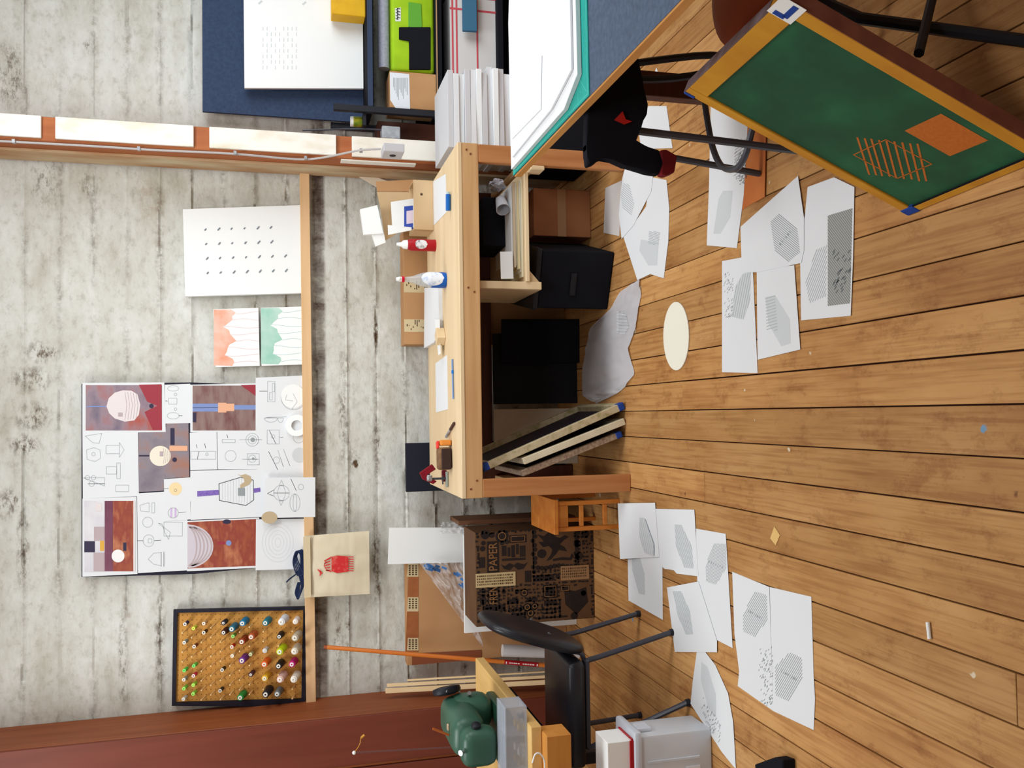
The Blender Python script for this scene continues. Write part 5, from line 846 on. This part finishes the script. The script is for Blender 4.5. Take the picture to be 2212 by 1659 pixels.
for a, b in (((1852, 296), (1878, 377)), ((1868, 298), (1893, 378)), ((1882, 299), (1906, 380)), ((1899, 302), (1922, 381)), ((1915, 304), (1936, 384)), ((1932, 305), (1953, 386)), ((1949, 307), (1970, 387)), ((1966, 309), (1986, 391)), ((1982, 310), (2001, 391))): ribbon(bm, [up(*scr(a)), up(*scr(b))], .0052, nv)
ribbon(bm, [up(*scr(p)) for p in ((1844, 334), (1914, 301), (2013, 354), (1938, 385))], .0032, nv, True); part(t, 'stencil_lines', bm, OM, 'orange open striped diamond in the mesh')
for o, a, b, c in ((C_, hv * .03, e_ * .05, 1), (C_ + hv * (h_ - .03), hv * .033, e_ * .012, 1)):
    bm = NB(); obox(bm, o + nv * .0025 - e_ * .003 - hv * .002, a, b, back * 1.12, .004, 2); part(t, 'tape_corner', bm, BLUETAPE)
bm = NB(); o = C_ + e_ * (w_ - .055) + hv * (h_ - .056) + nv * .0012; obox(bm, o, hv * .062, e_ * .062, nv * -.0006); part(t, 'corner_label', bm, CARD, 'white corner sticker'); bm = NB(); ribbon(bm, [o + hv * .05 + e_ * .01 + nv * .0008, o + hv * .022 + e_ * .01 + nv * .0008, o + hv * .022 + e_ * .055 + nv * .0008], .014, nv); part(t, 'blue_chevron', bm, BLUETAPE)
# jacket chair
t = thing('tube_stool', 'dark steel-tube stool under table with jacket over it', 'stool', (1.05, 2.62, 0)); J = at
def tb(pts, r=.0125): bm = NB(); tube(bm, smooth_path(pts), r, 8); return bm
f1, f2 = at((1640, 375), z=.012), at((1775, 332), z=.012); 
part(t, 'leg', tb([f1, f1 * .5 + at((1440, 338), y=f1.y) * .5, at((1440, 338), y=f1.y), at((1366, 318), y=f1.y)]), STEEL, smooth=True); part(t, 'leg', tb([f2, at((1560, 305), y=f2.y + .0), at((1352, 280), y=f2.y)]), STEEL, smooth=True)
part(t, 'leg', tb([V((1.30, 2.9, .012)), at((1535, 119), y=2.75), at((1330, 142), y=2.75)]), BLACK, smooth=True); part(t, 'leg', tb([V((1.20, 2.52, .012)), at((1492, 164), y=2.54), at((1345, 172), y=2.54)]), BLACK, smooth=True)
part(t, 'foot_ring', tb([at(p, z=.26) for p in ((1520, 205), (1528, 260), (1540, 320), (1560, 360), (1590, 364), (1610, 335), (1625, 280), (1640, 240))], .011), STEEL, smooth=True)
bm = NB(); box(bm, .93, 1.27, 2.47, 2.80, .64, .68, bev=.012, seg=2); part(t, 'seat', bm, BLACK, smooth=True)
# jacket
t = thing('jacket', 'black jacket with red lining draped over the tube stool', 'jacket', at((1400, 300), y=2.5)); bm = NB()
JO = [(1193, 308), (1215, 313), (1236, 319), (1253, 335), (1266, 358), (1277, 357), (1288, 352), (1300, 334), (1325, 345), (1352, 356), (1400, 372), (1428, 376), (1436, 350), (1425, 324), (1392, 314), (1368, 306), (1380, 272), (1398, 248), (1402, 224), (1388, 168), (1378, 108), (1300, 150), (1230, 230)]
J0 = [at(p, y=2.385) for p in JO]; prism(bm, [V((p.x, p.y, min(p.z, .838))) for p in J0], (0, .035, 0), .008); 
for v in bm.verts: v.co.y += .012 * noise.noise(V((v.co.x * 12, v.co.z * 12, 0)))
part(t, 'jacket_body', bm, mat('black_wool', (25, 26, 32), .95, spec=.1), smooth=True)
bm = NB(); prism(bm, [at(p, y=2.373) for p in ((1426, 324), (1440, 322), (1464, 336), (1458, 372), (1440, 379), (1428, 376), (1436, 350))], (0, .035, 0), .005); part(t, 'red_cuff', bm, mat('dark_red_lining', (122, 16, 24), .8, (84, 14, 20), 12)); bm = NB(); prism(bm, [at(p, y=2.3755) for p in ((1328, 258), (1345, 240), (1352, 258), (1366, 262), (1350, 268))], (0, .006, 0)); part(t, 'red_lining', bm, mat('bright_red_lining', (190, 34, 28), .8))
# brown seated stool behind the frame
t = thing('brown_stool', 'brown seated stool with black legs under the table', 'stool', (1.16, 1.9, 0)); o = V((1.15, 2.02, .50)); bm = NB(); lathe(bm, [(.02, -.03), (.16, -.028), (.19, -.005), (.185, .02), (.15, .03), (.02, .026)], o, (0, 0, 1), 36); part(t, 'seat', bm, mat('brown_leather', (146, 72, 44), .45, (128, 58, 36), 6), smooth=True)
p0 = at((2240, 92), z=.012); lt = at((1858, 40), y=1.82)
for fx, fy, a in ((p0.x, p0.y, lt), (1.42, 1.72, V((1.3, 1.92, .47))), (1.0, 2.2, V((1.1, 2.1, .47))), (1.42, 2.28, V((1.3, 2.12, .47)))):
    bm = NB(); b = V((fx, fy, .003)); tube(bm, [b, b * .4 + a * .6, a, a * .6 + (o - V((0, 0, .032))) * .4], .015, 8); part(t, 'leg', bm, BLACK, smooth=True)
bm = NB(); tube(bm, [at((2020, -30), y=1.78), at((1985, 115), y=1.66)], .012, 8); part(t, 'rung', bm, BLACK, smooth=True)

# ================================================================== PAPERS ON THE FLOOR
UPZ = (0, 0, 1)
def fsheet(label, px, z, prints=(), cat='print sheet', name='print_sheet', m=None, lift=None, group=None):
    w = [at(p, z=z) for p in px]; c = sum(w, V()) / len(w); t = thing(name, label, cat, (c.x, c.y, z), group); bm = NB()
    if lift and len(w) == 4:
        def f(u, v):
            p = (w[0] * (1 - u) + w[1] * u) * (1 - v) + (w[3] * (1 - u) + w[2] * u) * v; p.z += lift(u, v); return p
        grid(bm, f, 14, 14); bm2 = bm
    else: prism(bm, w, (0, 0, .0009))
    part(t, 'sheet', bm, m or PAPER, smooth=bool(lift)); zz = z + .0012 + (.004 if lift else 0)
    for kind, poly, dr, n in prints:
        bm = NB()
        if kind == 'fill': polyface(bm, [at(p, z=zz) for p in poly]); part(t, 'halftone_patch', bm, PALEINK)
        else:
            stripes(bm, poly, dr, n, zz + .0003, .0022 if kind == 'thin' else .0034); part(t, 'printed_stripes', bm, INK if kind != 'pale' else mat('mid_grey_print', (182, 187, 190), .8))
        zz += .0002
    return t
def stripes(bm, poly, dr, n, z, w):
    dx, dy = dr; l = math.hypot(dx, dy); nx, ny = -dy / l, dx / l; pr = [p[0] * nx + p[1] * ny for p in poly]; lo, hi = min(pr), max(pr)
    for k in range(n):
        s = lo + (hi - lo) * (k + .5) / n; hit = []
        for i in range(len(poly)):
            a, b = poly[i], poly[(i + 1) % len(poly)]; sa, sb = pr[i] - s, pr[(i + 1) % len(poly)] - s
            if sa * sb < 0: q = sa / (sa - sb); hit.append((a[0] + (b[0] - a[0]) * q, a[1] + (b[1] - a[1]) * q))
        if len(hit) == 2: ribbon(bm, [at(h, z=z) for h in hit], w, UPZ)
def mid(poly, f, shift=(0, 0)):
    cx = sum(p[0] for p in poly) / len(poly); cy = sum(p[1] for p in poly) / len(poly); return [(cx + (p[0] - cx) * f + shift[0], cy + (p[1] - cy) * f + shift[1]) for p in poly]
def band(poly, dr): # narrow darker row through the middle of a printed shape
    cx = sum(p[0] for p in poly) / len(poly); cy = sum(p[1] for p in poly) / len(poly); l = math.hypot(*dr); ux, uy = -dr[1] / l, dr[0] / l
    r = .36 * max(math.hypot(p[0] - cx, p[1] - cy) for p in poly); t_ = 2.2; vx, vy = dr[0] / l, dr[1] / l
    return [(cx - ux * r - vx * t_, cy - uy * r - vy * t_), (cx + ux * r - vx * t_, cy + uy * r - vy * t_), (cx + ux * r + vx * t_, cy + uy * r + vy * t_), (cx - ux * r + vx * t_, cy - uy * r + vy * t_)]
GA, GB = 'printed sheets on the floor at left', 'printed sheets on the floor at right'
curl = lambda a, e: (lambda u, v: a * (1 - u) ** e)
h = [(1381, 1118), (1393, 1121), (1412, 1175), (1412, 1200), (1390, 1190), (1381, 1158)]
fsheet('curled sheet with grey leaf print, farthest at left', [(1345, 1087), (1415, 1086), (1424, 1203), (1350, 1207)], .0052, [('fill', h, 0, 0), ('pale', h, (2, 10), 7)], group=GA, lift=lambda u, v: .03 * max(0, .45 - u) ** 1.5 * 3)
h = [(1364, 1193), (1380, 1196), (1392, 1240), (1393, 1285), (1380, 1282), (1366, 1232)]
fsheet('plain-edged sheet with pale leaf print touching chair foot', [(1356, 1192), (1431, 1192), (1432, 1339), (1358, 1297)], .001, [('fill', h, 0, 0), ('pale', h, (3, 10), 7)], group=GA)
h = [(1457, 1133), (1472, 1134), (1494, 1180), (1498, 1228), (1478, 1226), (1460, 1180)]
fsheet('sheet with torn lower edge and grey leaf print', [(1416, 1099), (1500, 1101), (1509, 1245), (1462, 1239), (1456, 1232), (1446, 1230), (1436, 1229), (1428, 1222), (1424, 1200)], .003, [('fill', h, 0, 0), ('pale', h, (3, 10), 9)], group=GA)
h = [(1542, 1174), (1569, 1175), (1568, 1228), (1547, 1263), (1525, 1256), (1524, 1221)]
fsheet('sheet with fine striped hexagon right of torn sheet', [(1504, 1142), (1568, 1153), (1583, 1400), (1509, 1362)], .0018, [('pale', h, (-115, 270), 16), ('thick', band(h, (-115, 270)), (-10, 30), 7)], group=GA)
h = [(1453, 1277), (1471, 1277), (1490, 1320), (1497, 1370), (1482, 1371), (1464, 1330)]
fsheet('square sheet with pale leaf print overlapping the hexagon sheet', [(1441, 1269), (1509, 1256), (1549, 1384), (1549, 1409), (1458, 1408)], .0042, [('fill', h, 0, 0), ('pale', h, (3, 10), 8)], group=GA)
h = [(1630, 1278), (1656, 1285), (1658, 1339), (1631, 1376), (1605, 1364), (1605, 1326)]
fsheet('sheet with striped hexagon near its top, left of pair', [(1582, 1235), (1662, 1268), (1671, 1536), (1594, 1482), (1597, 1450), (1587, 1370)], .001, [('thin', h, (-100, 170), 15), ('thick', band(h, (-100, 170)), (-10, 20), 8)], group=GA)
h = [(1705, 1409), (1732, 1421), (1733, 1466), (1704, 1515), (1675, 1502), (1674, 1440)]
fsheet('sheet with striped hexagon near its bottom, right of pair', [(1663, 1268), (1753, 1289), (1758, 1460), (1761, 1510), (1758, 1577), (1671, 1536)], .001, [('thin', h, (-110, 185), 16), ('thick', band(h, (-110, 185)), (-10, 20), 8)], group=GA)
h = [(1515, 1430), (1528, 1440), (1546, 1500), (1546, 1550), (1530, 1530), (1514, 1470)]
fsheet('narrow curled sheet with faint print by the storage bin', [(1506, 1404), (1524, 1409), (1545, 1436), (1573, 1498), (1584, 1560), (1590, 1662), (1560, 1625), (1492, 1520), (1497, 1470)], .0025, [('fill', h, 0, 0)], group=GA)
h = [(1562, 412), (1583, 412), (1577, 470), (1556, 505), (1541, 505), (1552, 430)]
fsheet('long sheet with dark scribbled edge under chair ring', [(1536, 205), (1617, 240), (1607, 420), (1592, 536), (1527, 530), (1532, 400)], .001, [('fill', h, 0, 0), ('thin', [(1588, 300), (1612, 300), (1606, 395), (1585, 380)], (14, -10), 16)], group=GB)
h = [(1683, 461), (1722, 493), (1728, 545), (1703, 566), (1674, 543), (1664, 479)]
fsheet('pointed sheet with striped hexagon below the green screen', [(1724, 380), (1737, 470), (1737, 540), (1731, 568), (1685, 578), (1635, 588), (1603, 588), (1600, 490)], .0048, [('thin', h, (110, 90), 18), ('thick', band(h, (110, 90)), (10, 10), 6)], group=GB)
t = fsheet('sheet with big grey block print nearest the green screen', [(1745, 404), (1802, 383), (1846, 404), (1843, 560), (1838, 682), (1731, 692), (1729, 568)], .0028, [('pale', [(1762, 540), (1786, 530), (1784, 640), (1748, 655), (1740, 610)], (-8, 20), 14)], group=GB)
bm = NB(); polyface(bm, [at(p, z=.0042) for p in ((1788, 466), (1841, 450), (1836, 655), (1788, 661))]); part(t, 'grey_block', bm, mat('grey_block_print', (168, 170, 166), .8)); bm = NB(); stripes(bm, [(1788, 466), (1841, 450), (1836, 655), (1788, 661)], (30, 40), 40, .0046, .003); part(t, 'printed_stripes', bm, mat('dark_grey_print', (134, 134, 132), .8)); bm = NB()
for k in range(34): x, y = 1798 + rnd.random() * 36, 545 + rnd.random() * 90; ribbon(bm, [at(p, z=.0049) for p in ((x, y), (x + 5, y - 7))], .003, UPZ)
part(t, 'dark_dash', bm, DARKINK)
h = [(1604, 592), (1622, 588), (1620, 650), (1606, 690), (1580, 684), (1588, 620)]
fsheet('sheet with faded hexagon at left of right group', [(1560, 564), (1603, 556), (1625, 548), (1637, 806), (1560, 804)], .001, [('fill', h, 0, 0), ('pale', h, (2, -10), 8)], group=GB)
h = [(1653, 642), (1674, 638), (1706, 690), (1708, 742), (1688, 748), (1660, 700)]
fsheet('sheet with grey leaf print and ruled edge below pointed sheet', [(1635, 583), (1716, 573), (1729, 755), (1637, 777)], .0028, [('fill', h, 0, 0), ('pale', [(1653, 642), (1674, 638), (1680, 715), (1656, 712)], (10, -3), 12)], group=GB)
h = [(1347, 394), (1360, 400), (1370, 440), (1364, 466), (1345, 450), (1341, 420)]
fsheet('sheet with dense diagonal lines by bench right leg', [(1352, 357), (1400, 372), (1411, 378), (1407, 413), (1369, 486), (1343, 516), (1337, 463), (1344, 387)], .0032, [('thin', h, (6, 5), 13)], group=GB)
h = [(1380, 490), (1428, 500), (1424, 560), (1400, 560), (1376, 520)]
fsheet('long sheet with pale dotted print beside the black crate', [(1405, 382), (1440, 389), (1446, 451), (1444, 520), (1434, 601), (1405, 592), (1377, 605), (1347, 512), (1369, 484), (1396, 446)], .0012, [('fill', mid(h, .8, (0, 20)), 0, 0), ('pale', [(1402, 498), (1426, 502), (1422, 530), (1400, 526)], (10, 3), 9)], group=GB)
fsheet('grey shaded sheet lying in front of the brown carton', [(1308, 406), (1343, 390), (1338, 510), (1304, 503)], .0005, m=mat('greyish_paper', (206, 198, 194), .8), group=GB)
fsheet('small sheet lying beyond the chair legs at right', [(1401, 229), (1440, 229), (1453, 320), (1385, 322), (1379, 273)], .001, group=GB)
fsheet('tiny white paper scrap near the table leg', [(1413, 163), (1418, 146), (1424, 163)], .001, cat='paper scrap', name='paper_scrap')
DT = {o.get('label'): o for o in COL.objects if o.name.startswith('print_sheet')}
for lab, (x0, x1, y0, y1), n_, zz in (('sheet with striped hexagon near its top, left of pair', (1638, 1668, 1400, 1525), 90, .0026), ('sheet with faded hexagon at left of right group', (1562, 1582, 590, 690), 60, .0026), ('narrow curled sheet with faint print by the storage bin', (1512, 1556, 1520, 1600), 60, .0040), ('long sheet with dark scribbled edge under chair ring', (1586, 1612, 330, 400), 70, .0030)):
    bm = NB()
    for k in range(n_):
        u = rnd.random() ** .6; x, y = x0 + (x1 - x0) * u, rnd.uniform(y0, y1)
        if lab.startswith('narrow'): y = y0 + (x - x0) * 1.6 + rnd.uniform(-26, 22)
        ribbon(bm, [at(p, z=zz) for p in ((x, y), (x + 2.2, y - 3.2))], .0022, UPZ)
    part(DT[lab], 'scribble', bm, DARKINK if 'dark' in lab else INK, kind='stuff')
# crumpled tracing sheet
t = thing('tracing_sheet', 'long crumpled translucent sheet spilling from under the bench', 'paper sheet', at((1320, 740), z=0)); bm = NB()
L_ = [(1338, 632), (1318, 668), (1275, 708), (1268, 740), (1261, 770), (1259, 810), (1257, 850), (1270, 862), (1284, 868)]; R2 = [(1381, 602), (1384, 630), (1378, 670), (1373, 708), (1357, 752), (1369, 808), (1352, 834), (1333, 850), (1288, 872)]
def tr(u, v):
    i = min(int(v * 8), 7); f = v * 8 - i; a = V(L_[i]).lerp(V(L_[i + 1]), f); b = V(R2[i]).lerp(V(R2[i + 1]), f); p = a.lerp(b, u); q = at((p[0], p[1]), z=.008); q.z += .010 * noise.noise(V((u * 3, v * 9, 5))) + .005 * noise.noise(V((u * 9, v * 22, 8))) + .03 * max(0, .3 - u) * max(0, v - .4); q.z = max(q.z, .0015); return q
grid(bm, tr, 20, 60); part(t, 'sheet', bm, mat('tracing_paper', (212, 212, 218), .6, alpha=.72), smooth=True); h = [(1332, 672), (1352, 678), (1358, 706), (1350, 722), (1332, 720)]; bm = NB(); stripes(bm, h, (1, -.03), 16, .0165, .003); part(t, 'printed_stripes', bm, PALEINK)
# loose bits
bm = NB(); prism(bm, [at(p, z=.001) for p in circ((1462, 726), 27.5, 40, 74)], (0, 0, .004)); solo('paper_oval', 'cream paper disc lying alone on the planks', 'paper disc', bm, mat('cream_paper', (238, 234, 218), .8))
fsheet('small tan diamond scrap on the planks', [(1664, 1163), (1673, 1137), (1685, 1156), (1676, 1178)], .001, cat='paper scrap', name='paper_scrap', m=mat('tan_scrap', (222, 184, 116), .8))
bm = NB(); cyl(bm, at((2004, 1344), z=.006), at((2008, 1380), z=.006), .0055, n=10); solo('chalk_stick', 'white chalk stick lying on the planks', 'chalk', bm, CARD)
bm = NB(); prism(bm, [at(p, z=.0005) for p in ((1618, 242), (1656, 262), (1653, 420), (1600, 456), (1606, 360))], (0, 0, .0004)); prism(bm, [at(p, z=.004) for p in ((1636, 250), (1656, 262), (1653, 425), (1630, 438))], (0, 0, .003)); solo('orange_card', 'strip of orange card on floor beside the scribbled sheet', 'card', bm, mat('orange_card', (206, 124, 62), .7, (190, 104, 52), 5))
